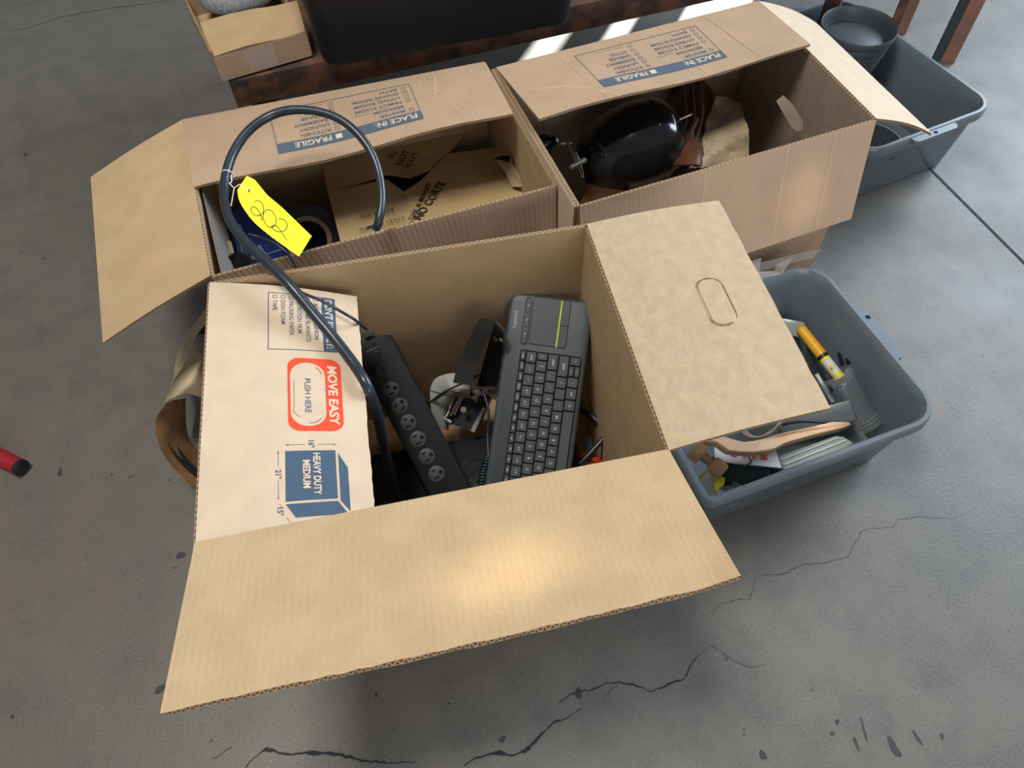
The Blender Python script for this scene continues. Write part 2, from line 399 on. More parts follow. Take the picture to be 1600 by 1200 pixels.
mb = MB(); mb.add([(-6, -4, -.05), (9, -4, -.05), (9, 9, -.05), (-6, 9, -.05), (-6, -4, 0), (9, -4, 0), (9, 9, 0), (-6, 9, 0)],
                  [(3, 2, 1, 0), (4, 5, 6, 7), (0, 1, 5, 4), (1, 2, 6, 5), (2, 3, 7, 6), (3, 0, 4, 7)])
floor = mb.build('floor', floor_material(), kind='structure', origin=(0, 0, 0))
def crack(pix, wid, name='crack', m='crack'):
    pts = [at(px, py, 0) for px, py in pix]; Q = []; Wd = []
    for i in range(len(pts)-1):
        k = max(2, int((pts[i+1]-pts[i]).length/.006))
        for j in range(k):
            t = j/k; p = pts[i].lerp(pts[i+1], t); p = p + Vector((random.uniform(-1, 1), random.uniform(-1, 1), 0))*.0016
            Q.append(p); Wd.append((wid[i]*(1-t)+wid[i+1]*t)*random.uniform(.3, 1.0))
    Q.append(pts[-1]); Wd.append(wid[-1]); mb = MB()
    for i, p in enumerate(Q):
        d = (Q[min(i+1, len(Q)-1)]-Q[max(i-1, 0)]); d.normalize(); n = Vector((-d.y, d.x, 0))*Wd[i]/2
        mb.v += [p-n+Vector((0, 0, .0004)), p+n+Vector((0, 0, .0004))]
        if i: b = 2*i-2; mb.face([b, b+2, b+3, b+1])
    return mb.build(name, M[m], floor)
crack([(385, 1198), (402, 1180), (417, 1171), (450, 1178), (490, 1176), (520, 1178), (560, 1186), (600, 1192), (650, 1190)], [.002, .0035, .006, .004, .007, .006, .004, .003, .001])
crack([(725, 1198), (740, 1184), (775, 1176), (800, 1180), (825, 1170), (845, 1148), (865, 1130), (890, 1120), (908, 1108)], [.003, .006, .008, .006, .008, .004, .004, .002, .001])
crack([(870, 1100), (890, 1085), (905, 1080), (925, 1078), (945, 1067), (985, 1067), (1018, 1081), (1045, 1070), (1070, 1060), (1080, 1042), (1095, 1020), (1108, 1008), (1120, 1013), (1150, 1035), (1175, 1044), (1195, 1038)],
      [.001, .003, .003, .003, .002, .003, .002, .004, .003, .002, .001, .001, .001, .0008, .0008, .0005])
crack([(945, 1090), (955, 1078), (965, 1070)], [.001, .0015, .001])
crack([(1100, 965), (1125, 945), (1150, 937), (1172, 936), (1182, 900), (1225, 896), (1255, 882), (1295, 878), (1325, 870), (1345, 832), (1362, 825), (1395, 825), (1402, 812), (1440, 808), (1490, 810), (1508, 803)],
      [.0006, .001, .0012, .001, .0008, .0012, .001, .001, .0012, .0012, .0008, .001, .001, .0008, .0006, .0004])
crack([(10, 49), (45, 44), (95, 27), (130, 20), (170, 13), (230, 6), (270, -2)], [.001, .002, .004, .004, .003, .003, .002])
crack([(332, 1186), (350, 1176), (363, 1167)], [.0008, .0015, .0008])
# saw-cut joint right of the tubs
mb = MB(); a, b_ = at(1464, 275), at(1604, 415); d = (b_-a).normalized(); n = Vector((-d.y, d.x, 0))
ex = a-d*1.6; ey = b_+d*3
mb.add([ex-n*.0034+Vector((0, 0, .0005)), ey-n*.0034+Vector((0, 0, .0005)), ey+n*.0034+Vector((0, 0, .0005)), ex+n*.0034+Vector((0, 0, .0005))], [(0, 1, 2, 3)])
mb.build('floor_joint', M['crack'], floor)
def blob(px, py, rx, ry, ang=0, m='stain', name='stain'):
    o = at(px, py, 0); mb = MB(); n = 14
    ph = random.uniform(0, 6)
    vs = []
    for i in range(n):
        a = 2*math.pi*i/n; k = 1+.22*math.sin(2*a+ph)+.15*math.sin(3*a+ph*2)
        x, y = rx*k*math.cos(a), ry*k*math.sin(a); vs.append((o.x+x*math.cos(ang)-y*math.sin(ang), o.y+x*math.sin(ang)+y*math.cos(ang), .0005))
    mb.add(vs, [tuple(range(n))]); return mb.build(name, M[m], floor)
for s in ((1397, 1168, .006, .012, .4), (1308, 1128, .003, .004, 0), (1192, 1180, .004, .008, .2), (252, 1076, .009, .006, .4), (283, 868, .007, .007, 0), (94, 738, .004, .008, .3),
          (1370, 60, .03, .01, .5), (904, 1083, .005, .007, .2), (1433, 1152, .002, .012, .3), (1350, 1140, .0015, .014, 0), (1338, 1162, .002, .01, 0), (420, 1170, .002, .002, 0), (588, 1086, .003, .003, 0),
          (785, 1155, .005, .004, 0), (1472, 1150, .002, .005, 0), (20, 1120, .003, .003, 0), (175, 742, .002, .003, 0), (205, 745, .006, .0015, .5)): blob(*s)
# grit
mb = MB()
for i in range(90):
    px, py = random.uniform(0, 1600), random.uniform(0, 1200); p = at(px, py, 0)
    r = random.uniform(.0004, .0011); n = 5
    mb.add([(p.x+r*math.cos(a*1.2566), p.y+r*math.sin(a*1.2566)*random.uniform(.5, 1), .0001) for a in range(n)]+[(p.x, p.y, r*1.2)], [(0, 1, 5), (1, 2, 5), (2, 3, 5), (3, 4, 5), (4, 0, 5)])
mb.build('grit', M['crumb'], floor, kind='stuff')
# unseen wall added to block the low sun, slots sized to throw the floor stripes
mb = MB(); Y0, Y1 = 4.2, 4.32
def wall_piece(x0, x1, z0, z1):
    mb.add([(x0, Y0, z0), (x1, Y0, z0), (x1, Y1, z0), (x0, Y1, z0), (x0, Y0, z1), (x1, Y0, z1), (x1, Y1, z1), (x0, Y1, z1)],
           [(3, 2, 1, 0), (4, 5, 6, 7), (0, 1, 5, 4), (1, 2, 6, 5), (2, 3, 7, 6), (3, 0, 4, 7)])
ops = [(1.195, 1.325), (1.385, 1.49), (1.575, 1.80)]
wall_piece(-6, 9, 0, 1.34); wall_piece(-6, 9, 1.80, 4.2); wall_piece(-6, ops[0][0], 1.34, 1.80); wall_piece(ops[0][1], ops[1][0], 1.34, 1.80); wall_piece(ops[1][1], ops[2][0], 1.34, 1.80); wall_piece(ops[2][1], 9, 1.34, 1.80)
mb.build('sun_block_wall', M['wallm'], kind='structure', origin=(0, 4.2, 0))

# ================================================================== CARTONS
def carton(name, label, rim, t, mi, mo, group):
    FL, FR, BR, BL = [Vector(p) for p in rim]
    cen = (FL+FR+BR+BL)/4; b = thing(name, label, 'cardboard box', (cen.x, cen.y, 0), group)
    for a, c in ((FL, FR), (FR, BR), (BR, BL), (BL, FL)):
        out = ((a+c)/2-cen); out.z = 0
        S = Surf(a, c, (c.x, c.y, .003), (a.x, a.y, .003), up=-out)   # top face of the sheet looks inwards
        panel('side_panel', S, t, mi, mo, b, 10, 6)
    S = Surf((FL.x, FL.y, .006), (FR.x, FR.y, .006), (BR.x, BR.y, .006), (BL.x, BL.y, .006), up=(0, 0, 1))
    panel('bottom_panel', S, t, mi, mo, b, 4, 4)
    return b
G = 'open moving boxes'
z1, z2, z3 = .41, .377, .385
F1 = at(306, 850, z1), at(1045, 705, z1), at(917, 352, z1), at(328, 443, z1)
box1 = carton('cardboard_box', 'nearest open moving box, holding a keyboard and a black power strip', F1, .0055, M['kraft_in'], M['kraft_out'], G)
# flaps of box 1
S = Surf(F1[0], F1[1], (.206, .230, .474), (-.324, .138, .460), up=(0, 0, 1), bend=lambda u, v: -.004*math.sin(u*math.pi)*v + (.006*max(0, (u-.95)/.05)*v*v))
fl = panel('flap', S, .0062, M['kraft_in'], M['kraft_out'], box1, 40, 12, jag=.0009)
SR1 = Surf(F1[1], F1[2], (.306, .795, .428), (.362, .438, .435), up=(0, 0, 1), bend=lambda u, v: .004*math.sin(v*math.pi))
fl = panel('flap', SR1, .0055, M['kraft_dimple'], M['kraft_out'], box1, 20, 12, jag=.0007); fl['label'] = 'dimpled flap with an oval hand hole cut'
# hand hole cut in the right flap
mb = MB(); f = lambda x, y: SR1.P(x, y, .0034)
st = [(x+.190, y+.122) for x, y in rr(.082, .034, .016, 6)]
for i in range(len(st)):
    if i not in (9, 10, 20, 21): put_line(mb, f, [st[i], st[(i+1) % len(st)]], .0011 if i % 3 else .0018)
mb.build('hand_hole_cut', M['cut'], fl)
mb = MB(); st2 = [(x+.190, y+.122) for x, y in rr(.079, .031, .0145, 6)]
mb.loft([[SR1.P(x, y, .0028) for x, y in st2], [SR1.P(x, y, .0042) for x, y in [(x*.97+.190, y*.95+.122) for x, y in rr(.079, .031, .0145, 6)]]], False, True)
mb.build('hand_hole_tab', M['kraft_dimple'], fl, smooth=50)
SL1 = Surf(F1[3], F1[0], (-.161, .344, .382), (-.216, .703, .362), up=(0, 0, 1), bend=lambda u, v: .006*math.sin(v*math.pi)+.003*math.sin(u*7)*v)
fl = panel('flap', SL1, .0055, M['kraft_out'], M['kraft_in'], box1, 48, 36, jag=.0006); fl['label'] = 'printed flap folded inwards'
mm = .001
f = lambda x, y: SL1.P(x*mm, y*mm, .0031)
ink = MB()
put_frame(ink, f, 14, 76, 119, 164, 1.1); put_rect(ink, f, 14, 146, 119, 164)
for i, s in enumerate(('BUBBLE CUSHION', 'MOVING BLANKETS', 'STRETCH FILM', 'PACKING PAPER', 'DISH FOAM', 'TAPE')):
    y = 135.5-i*10.6
    put_frame(ink, f, 18.5, y-.3, 25.0, y+5.4, .7); put_text(ink, f, s, 29, y-.4, 5.8, width=len(s)*4.95, bold=.004)
sm = [(x+190, y+124.5) for x, y in rr(101, 43, 21, 8)]
put_text(ink, f, 'PUSH HERE', 166, 120.5, 7.4, width=54, bold=.004)
ol = [(x+190, y+122) for x, y in rr(76, 32, 15, 8)]
put_text(ink, f, '16"', 262, 123, 6.5, bold=.02); put_line(ink, f, [(268, 97), (268, 119)], .5); put_line(ink, f, [(268, 134), (268, 155)], .5)
for yy, s in ((96, 1), (156, -1)): put_poly(ink, f, [(268, yy), (267, yy+4*s), (269, yy+4*s)][::s])
put_text(ink, f, '21"', 303, 85, 6.5, bold=.02); put_line(ink, f, [(277, 88), (299, 88)], .5); put_line(ink, f, [(318, 88), (343, 88)], .5)
for xx, s in ((276, 1), (344, -1)): put_poly(ink, f, [(xx, 88), (xx+4*s, 89), (xx+4*s, 87)][::s])
put_text(ink, f, '15"', 354, 87, 6.5, bold=.02); put_line(ink, f, [(349, 89), (354, 92)], .5); put_line(ink, f, [(368, 97), (374, 101)], .5)
put_rect(ink, f, 277, 96, 347, 154, n=8)
put_quad(ink, f, [(281, 157), (303, 167.5), (366, 167.5), (350, 157)])
put_quad(ink, f, [(350.5, 96), (350.5, 154), (369, 165), (369, 107)])
ink.build('printed_lettering', M['ink'], fl)
red = MB(); out = [(x+190, y+133) for x, y in rr(116, 66, 15, 8)]; annulus(red, f, out, sm)
red.build('printed_red_border', M['red_ink'], fl)
pl = MB(); f2 = lambda x, y: SL1.P(x*mm, y*mm, .0036)
put_text(pl, f2, 'DON\'T FORGET:', 19, 150.5, 9.2, width=94, bold=.03); put_text(pl, f2, 'MOVE EASY', 144, 149.8, 11, width=95, bold=.035)
put_text(pl, f2, 'HEAVY DUTY', 281, 128, 8.2, width=60, bold=.03); put_text(pl, f2, 'MEDIUM', 291, 116, 8.2, width=40, bold=.03)
pl.build('reversed_lettering', M['pale'], fl)
ct = MB()
put_line(ct, f, [(168, 107.5), (212, 107.5)], .5); put_line(ct, f, [(x+190, y+122) for x, y in rr(76, 32, 15, 8)][27:34], .6); put_line(ct, f, [(x+190, y+124) for x, y in rr(92, 36, 17, 8)][0:6], .9)
put_line(ct, f, [(x+190, y+124) for x, y in rr(92, 36, 17, 8)][10:15], .8)
ct.build('die_cut_line', M['cut'], fl)
# crushed corner, box 1 front left
mb = MB(); c = at(303, 851, .408)
for i in range(3): mb.tube([c+Vector((0, -.004*i, -.002*i)), c+Vector((.03, .002-.004*i, -.001)), c+Vector((.085, .012-.002*i, -.003))], [.0022, .0018, .0006], 6)
mb.build('crushed_corner', M['kraft_out'], box1, smooth=60)

F2 = at(330, 432, z2), at(868, 290, z2), at(757, 98, z2), at(287, 188, z2)
box2 = carton('cardboard_box', 'open moving box behind on the left, with a kraft carton and tape roll inside', F2, .0045, M['kraft_in'], M['kraft_old'], G)
S = Surf(F2[3], F2[0], (-.594, .679, .314), (-.712, 1.042, .320), up=(0, 0, 1), bend=lambda u, v: .003*math.sin(v*math.pi))
panel('flap', S, .0045, M['kraft_in'], M['kraft_out'], box2, 10, 8)
SB2 = Surf(F2[3], F2[2], (.022, 1.059, .398), (-.488, .931, .377), up=(0, 0, 1), bend=lambda u, v: .004*math.sin(u*9+1)*v+.003*math.sin(v*3))
fb2 = panel('flap', SB2, .0045, M['kraft_old'], M['kraft_in'], box2, 30, 10, jag=.0006); fb2['label'] = 'room checklist flap folded inwards'
S = Surf(F2[0], F2[1], F2[1]+Vector((.004, -.016, -.185)), F2[0]+Vector((.065, -.004, -.185)), up=(0, -1, 0))
panel('flap', S, .0045, M['kraft_fluted'], M['kraft_in'], box2, 20, 8)
F3 = at(905, 322, z3), at(1368, 187, z3), at(1185, 3, z3), at(775, 107, z3)
M['kraft_in_shaded'] = mat('shaded_kraft_inside', (.33, .26, .20), .85, spec=.2, bump=.3, bscale=170, var=.1, vscale=22)  # inside kraft darkened to paint in the shade of the right rear box
box3 = carton('cardboard_box', 'open moving box behind on the right, holding a black egg-shaped vessel', F3, .0045, M['kraft_in_shaded'], M['kraft_old'], G)
SB3 = Surf(F3[3], F3[2], (.553, 1.207, .400), (.064, 1.034, .402), up=(0, 0, 1), bend=lambda u, v: .004*math.sin(u*8)*v)
fb3 = panel('flap', SB3, .0045, M['kraft_old'], M['kraft_in'], box3, 30, 10, jag=.0006); fb3['label'] = 'room checklist flap folded inwards'
S = Surf(F3[1], F3[2], (.662, 1.457, .297), (.771, 1.086, .297), up=(0, 0, 1), bend=lambda u, v: .006*math.sin(v*math.pi))
panel('flap', S, .0045, M['kraft_out'], M['kraft_out'], box3, 12, 8)
S = Surf(F3[0], F3[1], (.612, .940, .236), (.128, .812, .205), up=(0, -1, 0), bend=lambda u, v: -.012*max(0, (u-.55)/.45)*v)
fl3 = panel('flap', S, .0045, M['kraft_fluted'], M['kraft_in'], box3, 30, 8)
mb = MB()
for x in (.215, .365, .455): mb.tube([S.P(x, y*.95*S.W, .0022) for y in (0.02, .3, .6, 1.0)], [.0007]*4, 5, smooth=2)
mb.build('crease', M['kraft_out'], fl3, smooth=60)
S = Surf(F3[3]+Vector((-.006, -.002, .001)), F3[0]+Vector((-.006, -.002, .001)), F3[0]+Vector((-.010, 0, -.17)), F3[3]+Vector((-.010, .0, -.17)), up=(-1, 0, 0))
panel('flap', S, .004, M['kraft_out'], M['kraft_in'], box3, 8, 6)
def checklist(S, fl, x0):
    f = lambda x, y: S.P((x0-x)*mm, y*mm, .0029); f2 = lambda x, y: S.P((x0-x)*mm, y*mm, .0033)
    k = MB(); put_frame(k, f, 0, 30, 248, 152, 1.2); put_rect(k, f, 0, 128, 248, 154, n=12)
    for i, s in enumerate(('MASTER', 'BEDROOM', 'FAMILY ROOM', 'LIVING ROOM', 'DINING ROOM', 'BATH')):
        y = 114-i*15
        if i != 1: put_frame(k, f, 9, y-.5, 17, y+8, .9)
        put_text(k, f, s, 25, y, 8.4, width=len(s)*7.4, bold=.004)
    put_line(k, f, [(82, 99), (112, 99)], .7)
    for i, s in enumerate(('KITCHEN', 'LAUNDRY', 'BASEMENT', 'GARAGE', 'ATTIC', '')):
        y = 114-i*15; put_frame(k, f, 139, y-.5, 147, y+8, .9)
        if s: put_text(k, f, s, 155, y, 8.4, width=len(s)*7.2, bold=.004)
        else: put_line(k, f, [(155, y), (215, y)], .7)
    k.build('printed_lettering', M['ink_worn'], fl)
    p = MB(); put_text(p, f2, 'PLACE IN:', 9, 134, 13, width=72, bold=.02); put_rect(p, f2, 139, 134.5, 150, 146.5, n=1); put_text(p, f2, 'FRAGILE', 157, 134, 13, width=62, bold=.02)
    p.build('reversed_lettering', M['pale'], fl)
checklist(SB2, fb2, 391); checklist(SB3, fb3, 388)
# creases on the folded flaps
for S, fl, ln in ((SB2, fb2, [[(.405, .03), (.44, .10), (.46, .19)], [(.44, .02), (.425, .09)]]), (SB3, fb3, [[(.02, .10), (.08, .12), (.12, .15), (.15, .185)], [(.30, .02), (.33, .18)], [(.42, .01), (.44, .18)], [(.115, .02), (.13, .185)]])):
    mb = MB()
    for l in ln: mb.tube([S.P(x, min(y, S.W), .0022) for x, y in l], [.0009]*len(l), 5, smooth=3)
    mb.build('crease', M['kraft_out'], fl, smooth=60)
# torn hand hole tab hanging in box 3 right wall
mb = MB(); W3 = lambda u, v: F3[1].lerp(F3[2], u)+Vector((-.004, 0, -v))
o_ = at(1214, 152, .27)
pts = [(1213, 158), (1224, 149), (1238, 162), (1255, 190), (1254, 202), (1246, 206), (1237, 200), (1222, 174)]
mb.plate([at(px, py, .300+.0009*(190-py)) for px, py in pts], .004); mb.build('hand_hole_tab', M['kraft_in_shaded'], box3)  # tab takes the kraft with the box shade painted in
# tape strips at the foot of box 3
mb = MB(); mb.plate([at(1175, 414, .215), at(1284, 389, .228), at(1272, 402, .20), at(1180, 425, .19)], .0006)
mb.build('packing_tape', M['film'], box3)

# ================================================================== GREY TUBS
def tub(label, FLp, FRp, BRp, z, handles, rleft=.055):
    FL, FR, BR = Vector(FLp), Vector(FRp), Vector(BRp)
    ex = (FR-FL); ey = (BR-FR); L = ex.length; W = ey.length; yaw = math.atan2(ex.y, ex.x)
    ex.normalize(); eyn = Vector((-ex.y, ex.x, 0)); c = (FL+FR)/2 + eyn*W/2; c.z = 0
    fr = World(c, yaw); t = thing('bus_tub', label, 'tub', (c.x, c.y, 0), 'grey bus tubs')
    def lp(ins, zz, r): return [fr(x, y, zz) for x, y in rr(L-2*ins, W-2*ins, max(.01, r-ins), 8, max(.006, rleft-ins))]
    rC = .055
    mb = MB(); mb.loft([lp(.034, .0, rC), lp(.030, .004, rC), lp(.012, z-.020, rC), lp(.009, z-.018, rC), lp(.0085, z-.022, rC), lp(.001, z-.022, rC), lp(-.001, z-.014, rC), lp(.0, z-.004, rC), lp(.003, z, rC), lp(.009, z, rC), lp(.012, z-.004, rC), lp(.016, z-.018, rC), lp(.034, .012, rC), lp(.044, .006, rC)], True, True)
    mb.build('body', M['tub'], t, smooth=50)
    for side in handles:
        # tab with a hole, standing out from the rim
        m2 = MB(); hl, hw = .115, .017
        if side in 'RL':
            s = 1 if side == 'R' else -1; base = lambda a, b_, zz: fr(s*(L/2-.003+b_), a, zz)
        else:
            s = 1 if side == 'B' else -1; base = lambda a, b_, zz: fr(a, s*(W/2-.003+b_), zz)
        outer = [(-hl/2, 0), (0, 0), (hl/2, 0), (hl/2, hw*.6), (hl/2-.008, hw), (0, hw), (-hl/2+.008, hw), (-hl/2, hw*.6)]
        hc = (-hl/2+.026 if side == 'R' else 0)
        if side == 'R': hc = .034
        inner = [(hc+.0048*math.cos(a), hw*.5+.0048*math.sin(a)) for a in [R(225), R(270), R(315), R(0), R(45), R(90), R(135), R(180)]]
        n = 8; b = len(m2.v)
        for zz in (z-.002, z-.012):
            m2.v += [base(x, y, zz) for x, y in outer]; m2.v += [base(x, y, zz) for x, y in inner]
        for i in range(n):
            j = (i+1) % n
            m2.face([i, j, 8+j, 8+i]); m2.face([16+i, 24+i, 24+j, 16+j]); m2.face([i, 16+i, 16+j, j]); m2.face([8+i, 8+j, 24+j, 24+i])
        m2.build('handle', M['tub'], t)
    return t, fr, L, W
zt = .165
FR1 = at(1482, 650, zt); BR1 = at(1290, 402, zt); FL1 = at(1104, 791, zt)
tub('grey plastic tub in front on the right, holding a yellow marker and a wooden paddle', FL1, FR1, BR1, zt, 'R', .020)
FR2 = at(1562, 165, zt); FL2 = at(1352, 243, zt); e = (FR2-FL2).normalized(); BR2 = FR2 + Vector((-e.y, e.x, 0))*.50
tub('grey plastic tub at the top right, holding a stack of dark round pots', FL2, FR2, BR2, zt, 'FB')

# ================================================================== STEEL TABLE
TZ = .36
T0 = at(357, 128, TZ); T1 = at(900, 9, TZ); td = (T1-T0); td.z = 0; td.normalize(); tn = Vector((-td.y, td.x, 0)); TL, TW = 1.46, .66
tab = thing('steel_table', 'low rusty steel table behind the cartons', 'table', (T0.x, T0.y, 0))
fr = World((T0.x, T0.y, 0), math.atan2(td.y, td.x))
for c, s in (((TL/2, .004, TZ-.0275), (TL, .008, .055)), ((TL/2, TW-.004, TZ-.0275), (TL, .008, .055)), ((.004, TW/2, TZ-.0275), (.008, TW-.02, .055)), ((TL-.004, TW/2, TZ-.0275), (.008, TW-.02, .055))):
    mb = MB(); mb.box(fr, c, s, .0015); mb.build('rail', M['rust'], tab)
mb = MB(); mb.box(fr, (TL/2, .024, TZ-.004), (TL-.01, .03, .006), .001); mb.build('flange', M['rust'], tab)
mb = MB(); mb.box(fr, (TL/2, TW/2, TZ-.010), (TL-.03, TW-.03, .005)); mb.build('tabletop', M['rust'], tab)
def leg(p0, wx, wy, yaw, m='rust2', h=TZ-.055):
    g = World((p0[0], p0[1], 0), yaw); mb = MB()
    mb.box(g, (0, wy/2, h/2), (wx, .006, h), .001); mb.box(g, (-wx/2+.003, wy/2*0, h/2), (.006, wy, h), .001)
    return mb.build('leg', M[m], tab)
ya = math.atan2(td.y, td.x)
for a, b_ in ((.05, .05), (.05, TW-.06), (TL-.06, .05)): 
    p = fr(a, b_, 0); leg((p.x, p.y), .05, .05, ya)
# posts standing at the right behind the second tub: legs of a rusty bench
def post(label, base, yaw, w, d, m1, m2):
    g = World(base, yaw); t = thing('steel_post', label, 'post', base, 'rusty posts')
    mb = MB(); mb.box(g, (0, 0, .45), (w, .006, .9), .001); mb.build('web', M[m1], t)
    mb = MB(); mb.box(g, (w/2-.003, d/2+.003, .45), (.006, d, .9), .001); mb.box(g, (-w/2+.003, d/2+.003, .45), (.006, d, .9), .001); mb.build('flange', M[m2], t)
    return t
for lab, px, py, w_, m1, m2 in (('rusty upright post behind the second tub, nearer the pots', 1392, 52, .03, 'rust2', 'rust2'), ('rusty upright post at the top right with a grey side', 1462, 96, .036, 'potsteel', 'rust2')):
    M.setdefault('potsteel', mat('grey_painted_steel', (.045, .055, .062), .6, var=.3, vscale=30))
    p = at(px, py, 0); g = World(p, .35)
    t = thing('steel_post', lab, 'post', p)
    mb = MB(); mb.box(g, (0, 0, .45), (w_, .006, .9), .001); mb.build('web', M['potsteel' if px > 1450 else 'rust'], t)
    mb = MB(); mb.box(World(p, .35-.9), (w_*.75, .012, .45), (w_*.9, .006, .9), .001); mb.build('flange', M['rust2'], t)

# black tote on the table
a = at(512, 110, TZ+.003); b_ = at(893, 38, TZ+.003); d = (b_-a); yaw = math.atan2(d.y, d.x); L = d.length+.01; W = .36
c = (a+b_)/2 + Vector((-math.sin(yaw), math.cos(yaw), 0))*W/2; c.z = 0; g = World(c, yaw)
tote = thing('storage_tote', 'large black plastic tote standing on the rusty table', 'tote', (c.x, c.y, TZ+.003))
lp = lambda e, z, r: [g(x, y, z) for x, y in rr(L+2*e, W+2*e, r, 8)]
B0 = TZ+.003
mb = MB(); mb.loft([lp(-.012, B0, .03), lp(-.003, B0+.003, .036), lp(0, B0+.012, .038), lp(.028, B0+.26, .045), lp(.024, B0+.26, .045), lp(-.006, B0+.012, .03)], True, True)
mb.build('body', M['black'], tote, smooth=50)
mb = MB(); mb.loft([lp(.028, B0+.245, .045), lp(.045, B0+.245, .055), lp(.045, B0+.265, .055), lp(.024, B0+.268, .045)], False, False); mb.build('rim', M['black'], tote, smooth=40)

# small carton with foam disc at the top left
BZ = .364
q0, q1 = at(347, 127, BZ), at(487, 86, BZ); zt4 = BZ+.046
e = (q1-q0); n4 = Vector((-e.y, e.x, 0)).normalized(); D4 = .24
up4 = Vector((0, 0, .046))
t4 = thing('small_carton', 'small open kraft carton on the left end of the rusty table', 'cardboard box', ((q0.x+q1.x)/2, (q0.y+q1.y)/2+.1, BZ))
cs = [q0, q1, q1+n4*D4, q0+n4*D4]
for i in range(4):
    a, b_ = cs[i], cs[(i+1) % 4]; ce = (cs[0]+cs[2])/2-(a+b_)/2
    h = up4 if i != 3 else up4*1.25
    panel('side_panel', Surf(a+h, b_+h, b_, a, up=ce), .004, M['kraft_in'], M['kraft_old'], t4, 6, 3)
panel('bottom_panel', Surf(cs[0]+up4*.05, cs[1]+up4*.05, cs[2]+up4*.05, cs[3]+up4*.05, up=(0, 0, 1)), .003, M['kraft_in'], M['kraft_old'], t4, 2, 2)
panel('flap', Surf(q0+up4, q1+up4, at(464, 0, zt4+.012), at(313, 37, zt4+.008), up=(0, 0, 1), bend=lambda u, v: .003*math.sin(u*5)), .004, M['kraft_in'], M['kraft_out'], t4, 10, 5, jag=.0008)
mb = MB(); f4 = lambda x, y: q0.lerp(q1, x)+up4*y-n4*.0026
mb.add([f4(.30, .95), f4(.64, .95), f4(.62, .05), f4(.34, .05)], [(0, 1, 2, 3)]); mb.build('packing_tape', M['film'], t4)
cf = at(368, -22, .425); g = World(cf, 0); mb = MB()
mb.lathe(g, [(.0, -.020), (.070, -.020), (.076, -.014), (.077, .006), (.073, .012), (.052, .013), (.048, .007), (0, .006)], 48, cap0=False)
tag(mb.build('foam_disc', M['foam'], smooth=40), 'grey speckled foam disc sitting in the small carton', 'disc')

# ================================================================== LEFT SIDE: torn kraft paper, red handle
def sheet(mb, rows, t, mi=0):
    """rows: list of lists of points -> thick sheet"""
    nr, nc = len(rows), len(rows[0]); P = [[Vector(p) for p in r] for r in rows]; N = []
    for i in range(nr):
        N.append([])
        for j in range(nc):
            du = P[i][min(j+1, nc-1)]-P[i][max(j-1, 0)]; dv = P[min(i+1, nr-1)][j]-P[max(i-1, 0)][j]
            n = du.cross(dv); n = n.normalized() if n.length > 1e-9 else Vector((0, 0, 1)); N[-1].append(n)
    b = len(mb.v)
    for s in (.5, -.5):
        for i in range(nr):
            for j in range(nc): mb.v.append(P[i][j]+N[i][j]*t*s)
    k = nr*nc; I = lambda i, j, s=0: b+s*k+i*nc+j
    for i in range(nr-1):
        for j in range(nc-1):
            mb.face([I(i, j), I(i, j+1), I(i+1, j+1), I(i+1, j)], mi); mb.face([I(i, j, 1), I(i+1, j, 1), I(i+1, j+1, 1), I(i, j+1, 1)], mi)
    for i in range(nr-1):
        mb.face([I(i, 0), I(i+1, 0), I(i+1, 0, 1), I(i, 0, 1)], mi); mb.face([I(i, nc-1), I(i, nc-1, 1), I(i+1, nc-1, 1), I(i+1, nc-1)], mi)
    for j in range(nc-1):
        mb.face([I(0, j), I(0, j, 1), I(0, j+1, 1), I(0, j+1)], mi); mb.face([I(nr-1, j), I(nr-1, j+1), I(nr-1, j+1, 1), I(nr-1, j, 1)], mi)
    return mb
def spl(pts, k):
    P = [Vector(p) for p in pts]; Q = []
    for i in range(len(P)-1):
        a = P[max(i-1, 0)]; b = P[i]; c = P[i+1]; d = P[min(i+2, len(P)-1)]
        for j in range(k):
            t = j/k; Q.append(.5*((2*b)+(c-a)*t+(2*a-5*b+4*c-d)*t*t+(3*b-a-3*c+d)*t**3))
    Q.append(P[-1]); return Q
bag = thing('kraft_bag', 'torn and curled kraft paper bag squeezed against the left side of the nearest box', 'paper bag', at(300, 650, 0))
def pxl(l): return [at(*p) for p in l]
mb = MB()   # open mouth: outer rim down to the inside bottom
r0 = pxl([(258, 632, .13), (245, 650, .12), (242, 670, .11), (246, 690, .10), (256, 712, .095), (272, 733, .09), (288, 750, .085), (306, 766, .08)])
r1 = pxl([(272, 626, .10), (264, 650, .09), (264, 672, .08), (270, 694, .07), (280, 712, .065), (294, 728, .06), (306, 738, .055), (316, 746, .05)])
r2 = pxl([(290, 622, .04), (290, 650, .03), (292, 672, .02), (298, 690, .015), (306, 702, .012), (314, 710, .01), (320, 716, .01), (326, 722, .01)])
rows = [spl(r0, 3), spl(r1, 3), spl(r2, 3)]
cols = [spl([rows[0][j], rows[1][j], rows[2][j]], 4) for j in range(len(rows[0]))]
sheet(mb, cols, .0008); mb.build('mouth', M['bag'], bag, smooth=60)
mb = MB()   # dark printed band inside
b0 = [c[3]+Vector((0, 0, .0014)) for c in cols]; b1 = [c[5]+Vector((0, 0, .0014)) for c in cols]
mb.loft([b0, b1], False, False, False); mb.build('printed_band', M['stencil'], bag, smooth=60)
mb = MB()   # pale rolled fold
t0 = pxl([(258, 630, .13), (263, 612, .145), (275, 590, .155), (288, 570, .15), (301, 550, .14)])
t1 = pxl([(270, 622, .165), (278, 606, .18), (290, 586, .185), (302, 568, .18), (312, 552, .165)])
t2 = pxl([(290, 614, .175), (298, 600, .19), (306, 582, .195), (314, 568, .19), (320, 554, .175)])
